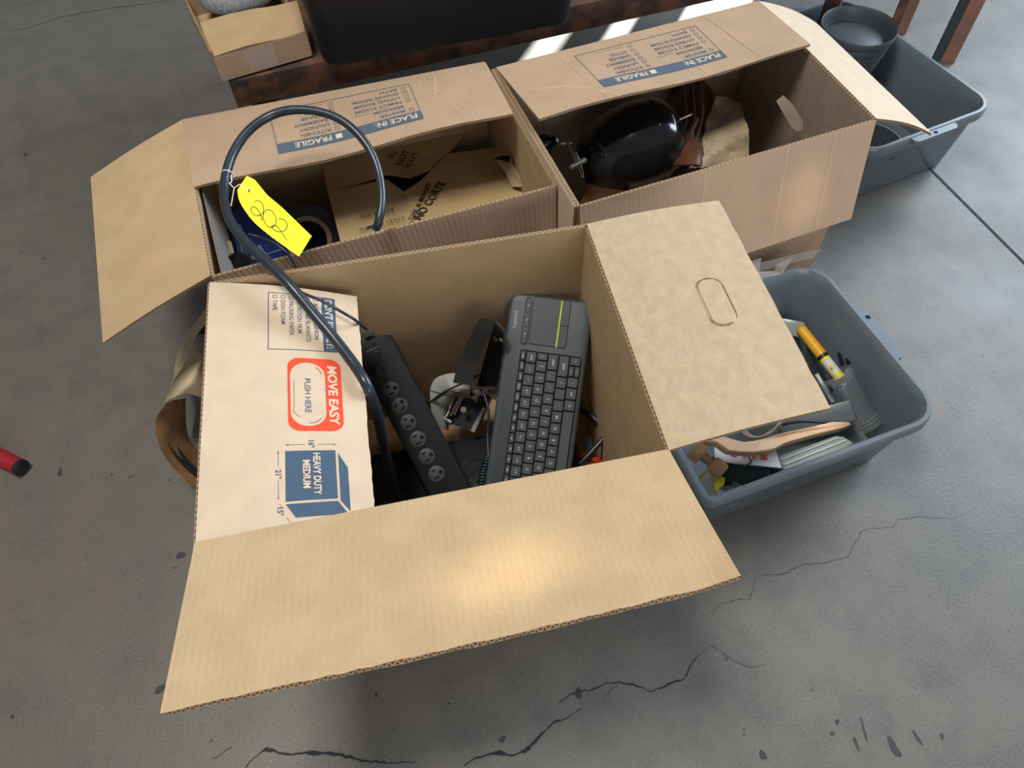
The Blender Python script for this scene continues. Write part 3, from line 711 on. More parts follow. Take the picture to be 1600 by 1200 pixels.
t3 = pxl([(317, 622, .13), (320, 606, .15), (322, 586, .16), (323, 570, .15), (322, 556, .14)])
rows = [spl(r, 3) for r in (t0, t1, t2, t3)]; cols = [spl([r[j] for r in rows], 4) for j in range(len(rows[0]))]
sheet(mb, cols, .0012); mb.build('rolled_fold', M['bag_out'], bag, smooth=60)
mb = MB()   # upper strap-like torn strip
u0 = pxl([(272, 586, .06), (276, 560, .07), (288, 530, .08), (302, 508, .085), (332, 470, .09)])
u1 = pxl([(279, 588, .07), (292, 556, .09), (302, 534, .095), (316, 512, .10), (338, 490, .10)])
sheet(mb, [spl(u0, 4), spl(u1, 4)], .001)
u0 = pxl([(296, 530, .09), (304, 538, .10), (312, 548, .11)]); u1 = pxl([(286, 545, .09), (296, 548, .10), (306, 552, .12)])
sheet(mb, [spl(u0, 4), spl(u1, 4)], .001)
u0 = pxl([(258, 631, .13), (262, 614, .105), (268, 598, .08), (273, 584, .062)]); u1 = pxl([(264, 628, .14), (269, 612, .115), (275, 598, .09), (280, 586, .072)])
sheet(mb, [spl(u0, 4), spl(u1, 4)], .001)
mb.build('torn_strip', M['bag_out'], bag, smooth=60)
mb = MB(); mb.plate(pxl([(300, 528, .055), (330, 498, .055), (334, 522, .055), (314, 521, .055)]), .001); mb.build('dark_fold', M['stencil'], bag)
rh = thing('tool_handle', 'red tool handle with black tip lying at the left edge of the floor', 'handle', at(-10, 712, 0))
p0, p1 = at(-60, 684, .016), at(32, 730, .016); dd = (p1-p0).normalized()
mb = MB(); mb.tube([p0, p0.lerp(p1, .5), p1], [.0155, .0155, .0145], 16, smooth=1); mb.build('grip', M['redpaint'], rh, smooth=50)
mb = MB(); mb.tube([p1-dd*.002, p1+dd*.003, p1+dd*.006], [.0152, .0150, .009], 16, smooth=1); mb.build('end_cap', M['black'], rh, smooth=50)

# ================================================================== CONTENTS OF THE NEAREST BOX
# keyboard
K = .000923
kf = Frame(841, 630, 1.142, -.136, 1)
def kp(s, t, h=0): return kf((s-180)*K, (t-70)*K, h)
kb = thing('wireless_keyboard', 'charcoal wireless keyboard with touchpad leaning in the nearest box', 'keyboard', kp(180, 70, -.02))
def kloop(ins, h, r=17): return [kp(180+x, 70+y, h) for x, y in rr(362-2*ins, 141-2*ins, max(3, r-ins), 7)]
mb = MB(); mb.loft([kloop(5, -.016), kloop(1, -.013), kloop(0, -.007), kloop(.8, -.003), kloop(3, -.0008), kloop(6, 0)], True, True); mb.build('body', M['kb'], kb, smooth=45)
f = lambda h: (lambda x, y: kp(x, y, h))
mb = MB(); lw = [kp(4+39+x, 71+y, .0004) for x, y in rr(80, 63, 4, 4)]
mb.loft([lw, [kp(43+4+x-4, 71+y, .0009) for x, y in rr(79, 62, 4, 4)]], False, True); tp = mb.build('touchpad', M['kbpad'], kb)
mb = MB(); put_rect(mb, f(.0014), 4, 85.8, 84, 88.0); mb.build('lime_line', M['lime'], tp)
mb = MB(); ring_ribbon(mb, f(.0012), [(43+x, 71+y) for x, y in rr(80, 63, 4, 4)], .7); put_line(mb, f(.0012), [(46, 88), (46, 102)], .9); mb.build('seam', M['slot'], kb)
for s0, s1 in ((7, 31), (32, 56), (57, 84)):
    mb = MB(); mb.loft([[kp((s0+s1)/2+x, 32+y, .0003) for x, y in rr(s1-s0, 9, 2.5, 3)], [kp((s0+s1)/2+x, 32+y, .0014) for x, y in rr(s1-s0-1, 8, 2.5, 3)]], False, True); mb.build('media_button', M['kb'], kb, smooth=30)
mb = MB()
ring_ribbon(mb, f(.0005), [(45.5+x, 32+y) for x, y in rr(79, 11, 4, 3)], .8)
mb.loft([[kp(227+x, 80.5+y, .0003) for x, y in rr(266, 104, 4, 4)], [kp(227+x, 80.5+y, .0006) for x, y in rr(266, 104, 4, 4)]], False, True); mb.build('key_well', M['slot'], kb)
leg_ = MB()
def legend(s, t, txt, h=4.2):
    fn = lambda x, y: kp(s-x, t-y, .0042)
    put_text(leg_, fn, txt, 0, -h/2, h, bold=.01, align='c', width=None if len(txt) < 3 else min(12, 2.2*len(txt)))
_km = {}
def key(s0, s1, t0, t1, txt='', h=4.2):
    w_, d_ = round(s1-s0-1.8, 2), round(t1-t0-1.8, 2)
    if (w_, d_) not in _km:
        me = bpy.data.meshes.new('key'); a = [(x*K, y*K) for x, y in rr(w_, d_, 1.2, 2)]; b2 = [(x*K, y*K) for x, y in rr(w_-1.6, d_-1.6, 1.2, 2)]; n = len(a)
        vs = [(x, y, .0006) for x, y in a]+[(x, y, .0030) for x, y in a]+[(x, y, .0036) for x, y in b2]
        fs = [tuple(2*n+i for i in range(n))]
        for i in range(n): j = (i+1) % n; fs += [(i, j, n+j, n+i), (n+i, n+j, 2*n+j, 2*n+i)]
        me.from_pydata(vs, [], fs); me.materials.append(M['key']); me.update(); _km[w_, d_] = me
    o = bpy.data.objects.new('key', _km[w_, d_]); C.objects.link(o); o.parent = kb
    m = kf.mat(((s0+s1)/2-180)*K, ((t0+t1)/2-70)*K, 0); m.translation = m.translation-kb.location; o.matrix_basis = m
    if txt: legend((s0+s1)/2, (t0+t1)/2, txt, h)
s = 95.5
for i in range(15): key(s, s+16.9, 29.5, 38.5, ('del', 'ins', 'prt', 'F12', 'F11', 'F10', 'F9', 'F8', 'F7', 'F6', 'F5', 'F4', 'F3', 'F2', 'F1')[i], 3.2); s += 17.5
rows = [(39, 57, 95.5, [(19.5, 'bksp')]+[(19, c) for c in ('+ =', '_ -', ') 0', '( 9', '* 8', '& 7', '^ 6', '% 5', '$ 4', '# 3', '@ 2', '! 1')], 3.4),
        (57.5, 75.5, 95.5, [(13, '\\')]+[(19, c) for c in '][POIUYTREWQ'], 4.6), (76, 94, 95.5, [(27, 'enter')]+[(19, c) for c in ("'", ';', 'L', 'K', 'J', 'H', 'G', 'F', 'D', 'S', 'A')], 4.6),
        (94.5, 112.5, 95.5, [(36, 'shift')]+[(19, c) for c in ('/', '.', ',', 'M', 'N', 'B', 'V', 'C', 'X', 'Z')], 4.6)]
for t0, t1, s, ks, h in rows:
    for wd, c in ks:
        if s+wd > 362: break
        key(s, s+wd, t0, t1, c, h); s += wd+.25
key(95.5, 110.5, 113, 131.5, '\u2022'); key(111, 129.5, 113, 122, '\u2022'); key(111, 129.5, 122.3, 131.5, '\u2022')
key(130, 147.5, 113, 131.5, '-'); key(148, 167.5, 113, 131.5, 'alt', 3.6); key(168, 186.5, 113, 131.5, 'fn', 3.6); key(187, 292, 113, 131.5); key(292.5, 311, 113, 131.5, 'alt', 3.6); key(311.5, 330, 113, 131.5, 'fn', 3.6); key(330.5, 352, 113, 131.5, 'ctrl', 3.6)
for s in (20, 44, 68): legend(s, 32, '\u2022', 6)
leg_.build('key_lettering', M['white_ink'], kb, kind='stuff')
mb = MB(); fn = lambda x, y: kp(60-x, 15-y, .0006); put_text(mb, fn, 'logitech', 0, 0, 6, width=30, bold=.01); mb.build('brand_lettering', M['grey_ink'], kb)

# power strip
pf = Frame(647, 660, 1.165, .462, .887)
PL = .345; ps = thing('power_strip', 'long black seven outlet power strip in the nearest box', 'power strip', pf(0, 0, -.03))
k = 1153/1.165
mb = MB(); pw = .064
def ploop(ins, h): return [pf(x-.004, y, h) for x, y in rr(PL-2*ins, pw-2*ins, .012, 5)]
mb.loft([ploop(0, -.036), ploop(0, -.006), ploop(.0015, -.0015), ploop(.006, 0)], True, True); mb.build('housing', M['strip'], ps, smooth=40)
import itertools
def toloc(px, py):    # pixel to frame plane
    d = ray(px, py); t = (pf.o-CAM).dot(pf.z)/d.dot(pf.z); p = CAM+d*t-pf.o; return p.dot(pf.x), p.dot(pf.y)
for i, (px, py) in enumerate([(590, 577), (611, 609), (625, 634), (638, 660), (653, 686), (667, 713), (682, 740)]):
    x, y = toloc(px, py); r = .0128
    g = Frame(0, 0, 0, 0, 0, o=(0, 0, 0)) if False else None
    mb = MB(); circ = lambda rr_, h: [pf(x+rr_*math.cos(2*math.pi*a/28), y+rr_*math.sin(2*math.pi*a/28), h) for a in range(28)]
    mb.loft([circ(r, 0), circ(r, .0012), circ(r*.93, .0018)], False, True)
    oo = mb.build('outlet', M['outlet' if i else 'strip'], ps, smooth=40)
    if i == 0: oo['label'] = 'black twist-lock outlet'
    m2 = MB()
    if i: 
        for c_, sz in (((-.0045, -.0062), (.0020, .0062)), ((.0058, -.0052+.0), (.0020, .0070))):
            pass
        ang = R(-2) if i != 2 else R(40)
        ca, sa = math.cos(ang), math.sin(ang)
        def Q(a, b, h=.0022): return pf(x+a*ca-b*sa, y+a*sa+b*ca, h)
        for bx_, by_, l_, w_ in ((-.0062, -.0022, .0025, .0068), (.0060, -.0022, .0025, .0085)):
            b = len(m2.v); m2.v += [Q(bx_-l_/2-.0002, by_-w_/2), Q(bx_+l_/2, by_-w_/2), Q(bx_+l_/2, by_+w_/2), Q(bx_-l_/2-.0002, by_+w_/2)]; m2.face([b, b+1, b+2, b+3])
        gh = [Q(.0036*math.cos(a), .0070+.0034*math.sin(a)) for a in [R(q) for q in (60, 120, 180, 240, 300, 360)]]; b = len(m2.v); m2.v += gh; m2.face([b+q for q in range(6)])
    else:
        for a0 in (20, 140, 260):
            for q in range(4):
                a1, a2 = R(a0+q*18), R(a0+q*18+18); b = len(m2.v)
                m2.v += [pf(x+r_*math.cos(a), y+r_*math.sin(a), .0022) for r_, a in ((.0075, a1), (.0092, a1), (.0092, a2), (.0075, a2))]; m2.face([b, b+1, b+2, b+3])
    m2.build('slots', M['slot'], oo)
x, y = toloc(574, 517); mb = MB(); mb.box(pf, (x, y, .004), (.020, .017, .012), .002); mb.build('inlet_cap', mat('grey_cap', (.07, .075, .08), .5), ps, smooth=40)
mb = MB(); x, y = toloc(583, 546); put_text(mb, lambda a, b: pf(x-b, y+a, .0004) if False else pf(x+a*.0-b, y-a+.010, .0006), 'surge guard', 0, 0, .0028, width=.020); put_text(mb, lambda a, b: pf(x-b, y-a+.006, .0006), '15A', 0, -.006, .003)
mb.build('printed_lettering', M['grey_ink'], ps)
# white curved plastic shell
mb = MB(); c0 = [at(*p) for p in ((672, 668, .10), (674, 640, .12), (672, 612, .14), (680, 592, .155), (700, 584, .16), (730, 582, .16))]
c1 = [at(*p) for p in ((692, 668, .09), (690, 640, .11), (690, 622, .13), (696, 612, .14), (708, 610, .145), (735, 612, .14))]
c2 = [at(*p) for p in ((700, 672, .06), (700, 642, .08), (702, 630, .10), (706, 622, .11), (714, 620, .11), (735, 622, .11))]
sheet(mb, [spl(c0, 5), spl(c1, 5), spl(c2, 5)], .003); tag(mb.build('plastic_shell', M['white'], smooth=70), 'curved white plastic shell between the power strip and the black bracket', 'plastic part')
# curved black arm
arm = thing('curved_bracket', 'curved black plastic bracket leaning on the back wall of the nearest box', 'bracket', at(730, 560, .15))
mb = MB(); o1 = [(750, 497), (742, 512), (730, 535), (718, 562), (711, 585), (708, 598)]; o2 = [(773, 502), (766, 520), (757, 542), (748, 566), (741, 588), (737, 603)]
dz = [.312, .292, .262, .232, .212, .200]
A_ = spl([at(*p, z) for p, z in zip(o1, dz)], 4); B_ = spl([at(*p, z+.004) for p, z in zip(o2, dz)], 4)
dn = ray(740, 550).normalized()*.016
mb.loft([A_, [(a+b)*.5-dn*.12 for a, b in zip(A_, B_)], B_, [b+dn for b in B_], [a+dn for a in A_], A_], False, False, False)
n = len(A_)
for q in (0, n-1): b = len(mb.v); mb.v += [A_[q], B_[q], B_[q]+dn, A_[q]+dn]; mb.face([b, b+1, b+2, b+3])
mb.build('arm', mat('satin_black', (.030, .032, .034), .45), arm, smooth=45)
mb = MB(); mb.plate([at(*p) for p in ((772, 506, .285), (786, 520, .27), (786, 545, .245), (781, 575, .205), (776, 604, .17), (745, 604, .17))], .008); mb.build('backplate', M['black'], arm)
mb = MB(); mb.tube([at(775, 503, .30), at(788, 520, .28), at(790, 545, .25)], [.002, .002, .002], 6); mb.tube([at(762, 575, .20), at(785, 570, .205)], .005, 8, smooth=1)
mb.rod(at(772, 528, .27), at(776, 532, .27), .003); mb.rod(at(781, 530, .27), at(785, 533, .27), .0025); mb.build('hinge', M['steel'], arm, smooth=50)
# metal clamp assembly
cl = thing('metal_clamp', 'black and silver clamp beside the keyboard in the nearest box', 'clamp', at(740, 640, .10))
mb = MB(); mb.plate([at(*p) for p in ((768, 612, .14), (780, 586, .165), (784, 585, .165), (783, 610, .14), (773, 626, .13), (762, 616, .135))], .004); mb.build('silver_plate', M['alu'], cl)
mb = MB(); mb.tube([at(757, 580, .15), at(751, 594, .14), at(746, 600, .14)], .0022, 8); mb.build('brass_pin', mat('brass', (.6, .42, .2), .3, metal=1), cl, smooth=50)
mb = MB(); mb.plate([at(*p) for p in ((716, 610, .12), (762, 608, .12), (766, 622, .115), (742, 676, .08), (700, 660, .08), (700, 645, .09))], .02); mb.build('clamp_body', M['black'], cl)
mb = MB(); mb.plate([at(*p) for p in ((754, 636, .115), (758, 638, .115), (741, 676, .088), (735, 673, .088))], .003); mb.plate([at(*p) for p in ((735, 620, .126), (749, 617, .126), (744, 629, .126))], .002); mb.build('silver_bar', M['alu'], cl)
mb = MB(); mb.rod(at(690, 650, .092), at(706, 661, .092), .0045, n=10); mb.rod(at(697, 652, .10), at(702, 642, .105), .003, n=8); mb.tube([at(727, 612, .124), at(710, 648, .10)], .002, 6, smooth=1); mb.tube([at(722, 614, .124), at(704, 650, .10)], .0018, 6, smooth=1); mb.build('screw', M['steel'], cl, smooth=50)
mb = MB(); mb.rod(at(724, 640, .118), at(724, 640, .124), .005); mb.build('brass_knob', mat('dull_brass', (.30, .20, .12), .4, metal=.7), cl, smooth=50)
# cords
def cord(name, label, cat, pts, r, m='cable', n=8, k=5, group=None):
    mb = MB(); mb.tube([at(*p) if len(p) == 3 else p for p in pts], r, n, smooth=k); return tag(mb.build(name, M[m], smooth=60), label, cat, group)
cord('thin_cable', 'thin black cable running from the power strip up across the clamp', 'cable', [(664, 636, .11), (690, 615, .155), (720, 600, .17), (745, 588, .175), (772, 582, .175), (784, 576, .17)], .0019)
cord('thin_cable', 'thin grey-brown cable crossing the white plastic shell', 'cable', [(668, 640, .10), (680, 626, .135), (700, 612, .155), (720, 608, .15), (735, 610, .14)], .0016, 'cord')
cord('thin_cable', 'short dark cable crossing low over the white plastic shell', 'cable', [(668, 609, .17), (684, 614, .165), (700, 618, .15)], .001)
cc = thing('coiled_cord', 'black coiled cord hanging beside the left edge of the keyboard', 'cord', at(757, 720, .05))
mb = MB(); mb.tube([at(*p) for p in ((755, 612, .16), (763, 640, .15), (762, 680, .13), (763, 712, .12))], .0022, 8); mb.build('straight_lead', M['cable'], cc, smooth=60)
mb = MB(); ax = [at(763, 712, .115), at(757, 735, .10), at(752, 760, .085), at(749, 785, .07)]
AX = spl(ax, 20); hp = []
for i in range(len(AX)*6):
    t = i/6; i0 = min(int(t), len(AX)-2); c = AX[i0].lerp(AX[i0+1], t-i0) if i0+1 < len(AX) else AX[-1]
    a = i*2*math.pi/22; hp.append(c+(R2*math.cos(a)+FW*math.sin(a))*.0062)
mb.tube(hp, .0021, 6, smooth=1); mb.build('coil', M['cable'], cc, smooth=60)
for i, (l, pts, r) in enumerate((('black cable looping to the right of the keyboard, outermost', [(905, 640, .10), (925, 650, .11), (945, 675, .10), (955, 705, .08), (950, 740, .06)], .005),
                      ('black cable curving low to the right of the keyboard', [(955, 655, .11), (946, 680, .11), (925, 705, .10), (905, 725, .09)], .0045),
                      ('black cable tucked under the right edge of the keyboard', [(918, 650, .08), (935, 668, .08), (943, 700, .06), (938, 735, .05)], .004),
                      ('thin black wire at the foot of the power strip', [(700, 735, .08), (725, 724, .10), (748, 716, .09)], .0012),
                      ('thin black wire low at the front left of the nearest box', [(588, 790, .08), (605, 785, .09), (640, 770, .08)], .0012),
                      ('thin black wire above another at the front left of the nearest box', [(590, 742, .07), (608, 752, .08), (622, 765, .07)], .0012),
                      ('thin black wire curving beside the lower end of the power strip', [(722, 765, .08), (745, 758, .09), (765, 762, .08)], .0014))):
    cord('loose_cable', l, 'cable', pts, r, k=5)
mb = MB(); mb.tube([at(903, 708, .075), at(915, 714, .08), at(930, 718, .08), at(942, 725, .07)], [.005, .006, .006, .004], 10); tag(mb.build('orange_plug', M['orange'], smooth=50), 'orange-red plug low right of the keyboard', 'plug')
mb = MB(); mb.plate([at(*p) for p in ((908, 618, .10), (916, 640, .09), (905, 640, .09))], .002); tag(mb.build('grey_offcut', M['outlet']), 'small grey triangular plastic offcut touching the right edge of the keyboard', 'plastic part'); mb = MB(); mb.plate([at(*p) for p in ((912, 690, .06), (922, 678, .07), (926, 700, .06), (915, 710, .05))], .003); tag(mb.build('grey_offcut', M['outlet']), 'grey plastic offcut below the triangular one, right of the keyboard', 'plastic part')
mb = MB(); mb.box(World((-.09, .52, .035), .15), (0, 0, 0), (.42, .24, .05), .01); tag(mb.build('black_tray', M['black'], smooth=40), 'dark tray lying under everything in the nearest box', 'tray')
# pencil
mb = MB(); mb.tube([at(720, 735, .085), at(727, 755, .085)], .0014, 6, smooth=1); tag(mb.build('metal_clip', M['bright'], smooth=40), 'tiny bright clip beside the lower end of the power strip', 'clip')

# ================================================================== BIG CABLE AND TAG
pc = thing('power_cable', 'thick black power cable arching from the left rear box down into the nearest box', 'cable', at(592, 357, .39))
mb = MB()
P = [(588, 356, .397), (592, 345, .41), (597, 310, .425), (592, 270, .44), (580, 238, .455), (558, 208, .47), (530, 186, .48), (495, 174, .485), (455, 172, .485), (420, 182, .48), (388, 205, .475), (364, 240, .465), (352, 280, .455), (352, 320, .45), (364, 352, .445), (388, 382, .44),
     (420, 412, .435), (455, 448, .428), (490, 490, .41), (525, 532, .395), (555, 572, .388), (575, 606, .382), (590, 650, .33), (600, 700, .25), (612, 745, .18), (626, 785, .12)]
mb.tube([at(*p) for p in P], [.0062]*8+[.0068]*8+[.0072]*10, 14, smooth=5); mb.build('sheath', M['cable'], pc, smooth=70)
mb = MB()
for i in range(14):
    a = random.uniform(0, 6.28); o = at(588, 354, .399); mb.tube([o, o+Vector((math.cos(a)*.004, math.sin(a)*.004, .001)), o+Vector((-.006+math.cos(a)*.008, -.004+math.sin(a)*.006, random.uniform(-.002, .002)))], .0008, 5, smooth=2)
for i in range(6):
    o = at(594+random.uniform(-3, 3), 338+i*3, .412); mb.tube([o, o+Vector((random.uniform(.003, .006), random.uniform(-.004, .004), .004))], .0004, 4, smooth=1)
mb.build('frayed_end', M['black'], pc)
# companion wires
cord('signal_wire', 'thin dark wire following the thick cable and ending in the power strip', 'wire', [(402, 398, .432), (430, 425, .430), (455, 448, .420), (478, 460, .412), (505, 471, .404), (535, 488, .396), (552, 498, .386), (562, 506, .368), (570, 512, .33), (574, 515, .275)], .0022)
cord('signal_wire', 'thin grey wire passing under the yellow tag to the left rear box', 'wire', [(388, 366, .432), (405, 370, .43), (425, 378, .42), (445, 392, .405), (455, 405, .39), (464, 422, .37), (470, 440, .33)], .0016)
cord('signal_wire', 'dark wire looped beside the thick cable above the box corner', 'wire', [(374, 352, .38), (382, 372, .39), (398, 395, .40), (415, 412, .412), (432, 430, .417), (447, 445, .418), (458, 452, .415)], .0026)
# tag
tg = thing('paper_tag', 'yellow paper tag with handwritten 202 tied to the thick cable', 'tag', at(430, 340, .43))
Lf = spl([Vector((371, 297, 0)), Vector((375, 316, 0)), Vector((394, 344, 0)), Vector((420, 367, 0)), Vector((446, 386, 0)), Vector((467, 401, 0))], 4)
Rt = spl([Vector((398, 281, 0)), Vector((408, 293, 0)), Vector((419, 306, 0)), Vector((438, 322, 0)), Vector((461, 344, 0)), Vector((487, 369, 0))], 4)
def tz(px, py): return .462 - .035*((px-385)+(py-285))/210
def tp(px, py, h=0): p = at(px, py, tz(px, py)); return p+(CAM-p).normalized()*h
rows = [[tp(l.x*(1-k/4)+r.x*k/4, l.y*(1-k/4)+r.y*k/4, .0018*math.sin(k/4*math.pi)) for k in range(5)] for l, r in zip(Lf, Rt)]
tip = [[tp(385+(398-385)*0, 275, 0)]*5]
tip = [[tp(384*(1-k/4)+386*k/4, 277-2*k/4) for k in range(5)]]
mb = MB(); sheet(mb, tip+rows, .0006); mb.build('card', M['yellow'], tg, smooth=70)
mb = MB(); mb.add([tp(388+2.2*math.cos(a*.785), 297+3.6*math.sin(a*.785), .0022) for a in range(8)], [tuple(range(8))]); mb.build('eyelet', M['string'], tg)
mb = MB(); mb.add([tp(389+1.1*math.cos(a*.785), 298+3*math.sin(a*.785), .0026) for a in range(8)], [tuple(range(8))]); mb.build('eyelet_hole', M['slot'], tg)
mb = MB()
cv = lambda l: [(320+x/6.154, 230+y/6.154) for x, y in l]
for st in ([(482, 525), (500, 514), (530, 520), (556, 550), (567, 595), (555, 635), (525, 655), (490, 655), (458, 635), (445, 605), (452, 580), (475, 573), (500, 590), (525, 625), (545, 670), (550, 700)],
           [(640, 770), (600, 755), (570, 710), (560, 660), (575, 620), (605, 600), (640, 610), (672, 650), (688, 700), (680, 745), (660, 765), (640, 768)],
           [(712, 692), (740, 688), (775, 710), (793, 745), (785, 780), (755, 805), (715, 812), (675, 798), (645, 775), (648, 755), (670, 748), (695, 762), (730, 800), (755, 840), (775, 870), (790, 895)]):
    pts = [tp(x, y, .0026) for x, y in cv(st)]; mb.tube(pts, .0005, 5, smooth=4)
mb.build('handwriting', M['pen_ink'], tg)
mb = MB()
mb.tube([tp(380, 294, .003), tp(375, 288, .002), at(366, 293, .462), at(358, 286, .462)], .0007, 5); mb.tube([at(366, 293, .462), at(364, 305, .455), at(361, 322, .448)], .0009, 5)
c = at(358, 272, .458); tdir = (at(352, 280, .455)-at(364, 240, .465)).normalized(); s1 = tdir.orthogonal().normalized(); s2 = tdir.cross(s1)
mb.tube([c+(at(356, 271, .458)-c)+(s1*math.cos(a)+s2*math.sin(a))*.0078 for a in [i*math.pi/8 for i in range(17)]], .0007, 5, smooth=1)
mb.tube([at(361, 274, .464), at(362, 284, .463), at(358, 286, .462)], .0007, 5)
mb.build('string', M['string'], tg, smooth=60)

# ================================================================== CONTENTS OF THE LEFT REAR BOX
ic = thing('inner_carton', 'taped kraft carton with torn top inside the left rear box', 'cardboard box', at(660, 300, 0))
zc = .235
pA, pB, pC, pD = at(541, 412, zc), at(836, 322, zc), at(762, 175, zc), at(497, 225, zc)
mb = MB()
b = 0; dn_ = Vector((0, 0, -.21)); mb.v += [pA, pB, pC, pD, pA+dn_, pB+dn_, pC+dn_, pD+dn_]
for q in ((0, 4, 5, 1), (1, 5, 6, 2), (2, 6, 7, 3), (3, 7, 4, 0), (4, 7, 6, 5)): mb.face(q)
mb.build('walls', M['inner'], ic)
mb = MB(); mb.plate([at(*p) for p in ((541, 412, zc), (664, 375, zc), (631, 299, zc+.006), (604, 280, zc+.004), (512, 300, zc+.001))], .003); mb.build('flap', M['inner'], ic)
mb = MB(); mb.plate([at(*p) for p in ((631, 299, zc+.008), (664, 376, zc+.003), (836, 322, zc+.003), (790, 228, zc+.003), (700, 240, zc+.005), (672, 268, zc+.010), (655, 284, zc+.010))], .003); flB = mb.build('flap', M['inner'], ic)
mb = MB(); mb.plate([at(*p) for p in ((512, 300, zc-.002), (604, 272, zc+.012), (640, 277, zc+.012), (672, 266, zc+.004), (700, 240, zc), (762, 175, zc), (497, 225, zc))], .003); mb.build('flap', M['inner'], ic)
mb = MB(); mb.plate([at(*p) for p in ((598, 268, zc-.02), (668, 270, zc-.02), (660, 300, zc-.02), (625, 305, zc-.02))], .002); mb.build('opening_shade', M['slot'], ic)  # black sheet laid under the torn hole, painting its shade
def pxtext(mb, s, p0, p1, hpx, z, side=-1, bold=.02):   # text baseline from pixel p0 to p1 on height z, letters hpx tall to the left of travel
    A0, A1 = at(*p0, z), at(*p1, z); ex = (A1-A0); Lx = ex.length; ex.normalize(); ey = Vector((-ex.y, ex.x, 0))
    sc_ = hpx/ (Vector((p1[0]-p0[0], p1[1]-p0[1], 0)).length)*Lx
    put_text(mb, lambda x, y: A0+ex*x+ey*y, s, 0, 0, sc_, width=Lx, bold=bold)
mb = MB(); pxtext(mb, 'NO CORTE', (657, 343), (697, 286), 10, zc+.0085); pxtext(mb, 'TIRE A MANO', (645, 345), (674, 288), 6, zc+.0105)
mb.build('stencilled_lettering', M['stencil'], ic)
mb = MB(); pxtext(mb, 'NOT', (628, 258), (641, 236), 8, zc+.014); pxtext(mb, 'DO', (612, 247), (622, 238), 7, zc+.014); pxtext(mb, 'CUT', (640, 262), (654, 238), 6, zc+.014); mb.build('stencilled_lettering', M['stencil'], ic)
mb = MB(); pxtext(mb, 'OLD DUDE', (630, 338), (560, 357), 6, zc+.0075, bold=0); pxtext(mb, 'DALES', (613, 325), (562, 337), 6, zc+.0075, bold=0); mb.build('handwriting', M['stencil'], ic)
mb = MB(); mb.plate([at(*p) for p in ((770, 246, zc+.03), (780, 240, zc+.045), (797, 241, zc+.05), (800, 258, zc+.04), (812, 275, zc+.03), (818, 292, zc+.02), (800, 292, zc+.01), (790, 270, zc+.02))], .004); mb.build('torn_corner', M['kraft_old'], ic)
mb = MB(); mb.plate([at(*p) for p in ((770, 248, zc+.052), (783, 243, zc+.052), (797, 243, zc+.052), (796, 254, zc+.052), (785, 250, zc+.052))], .001); mb.build('dark_tear', M['slot'], ic)
# tape roll
tr = thing('tape_roll', 'large black tape roll with a kraft core inside the left rear box', 'tape roll', at(480, 375, .15))
g = Frame(482, 374, 1.0, 1, 0, o=at(482, 374, .20))
mb = MB(); mb.lathe(g, [(.037, -.045), (.062, -.045), (.064, -.04), (.064, -.004), (.062, 0), (.043, 0), (.043, -.045)], 40); mb.build('tape', M['black'], tr, smooth=40)
mb = MB(); mb.lathe(g, [(.0335, -.045), (.0335, .001), (.042, .001), (.042, -.045)], 40); mb.build('core', M['core'], tr, smooth=40)
# blue box
g = Frame(400, 380, 1.0, .25, .97, o=at(402, 376, .225))
bb = thing('blue_box', 'dark blue printed box inside the left rear box', 'box', at(400, 380, .10))
mb = MB(); mb.box(g, (0, 0, -.03), (.12, .085, .06), .002); mb.build('carton_body', M['blue'], bb, smooth=30)
mb = MB(); g0 = lambda x, y: g(x, y, .0005)
for x0, y0, x1, y1 in ((-.01, -.036, .028, -.022),): put_frame(mb, g0, x0, y0, x1, y1, .002); put_rect(mb, g0, x0+.004, y0+.004, x1-.004, y1-.004)
put_line(mb, g0, [(.036, -.042), (.028, -.01), (.022, .04)], .0022); put_line(mb, g0, [(-.04, .02), (.0, .034)], .0018); put_frame(mb, g0, .045, -.01, .058, .012, .002)
mb.build('printed_panel', mat('pale_blue_ink', (.16, .2, .34), .5), bb)
mb = MB(); mb.plate([at(*p) for p in ((338, 372, .28), (361, 377, .28), (368, 404, .28), (352, 412, .28), (340, 404, .28))], .002); tag(mb.build('card_sheet', M['cloth']), 'small tan card sheet in the left corner of the left rear box', 'card')
lr = Frame(372, 412, 1.0, 1, 0, o=at(374, 414, .285)); mb = MB()
mb.lathe(lr, [(.016, -.02), (.016, 0), (.019, .002), (.021, 0), (.021, -.03), (0, -.03)], 28); tag(mb.build('lens_ring', M['black_gloss'], smooth=40), 'black glossy ring standing in the near left corner of the left rear box', 'ring')
mb = MB(); mb.tube([at(*p) for p in ((405, 385, .25), (412, 396, .26), (422, 405, .26))], .003, 8); mb.box(Frame(408, 398, 1, .9, .4, o=at(404, 398, .235)), (0, 0, 0), (.02, .02, .01), .002); tag(mb.build('battery_clip', mat('grey_clip', (.13, .14, .13), .5), smooth=40), 'small grey clip lying on the blue box', 'clip')
mb = MB(); mb.box(World((-.20, 1.0, .10), .29), (-.09, -.03, 0), (.25, .22, .16), .01); tag(mb.build('black_case', M['black'], smooth=30), 'black case standing behind the tape roll in the left rear box', 'case')
mb = MB()  # pale sheet added to paint the bright inner face of the left wall
a = F2[3].lerp(F2[0], .30)+Vector((.006, .0, -.010)); b_ = F2[0]+Vector((.010, .012, -.010))
mb.plate([a, b_, b_+Vector((.006, 0, -.11)), a+Vector((.006, 0, -.11))], .001); tag(mb.build('pale_wall_sheet', mat('pale_wall_patch', (.24, .20, .175), .8)), 'added pale sheet painting the bright left wall of the left rear box', 'paper')

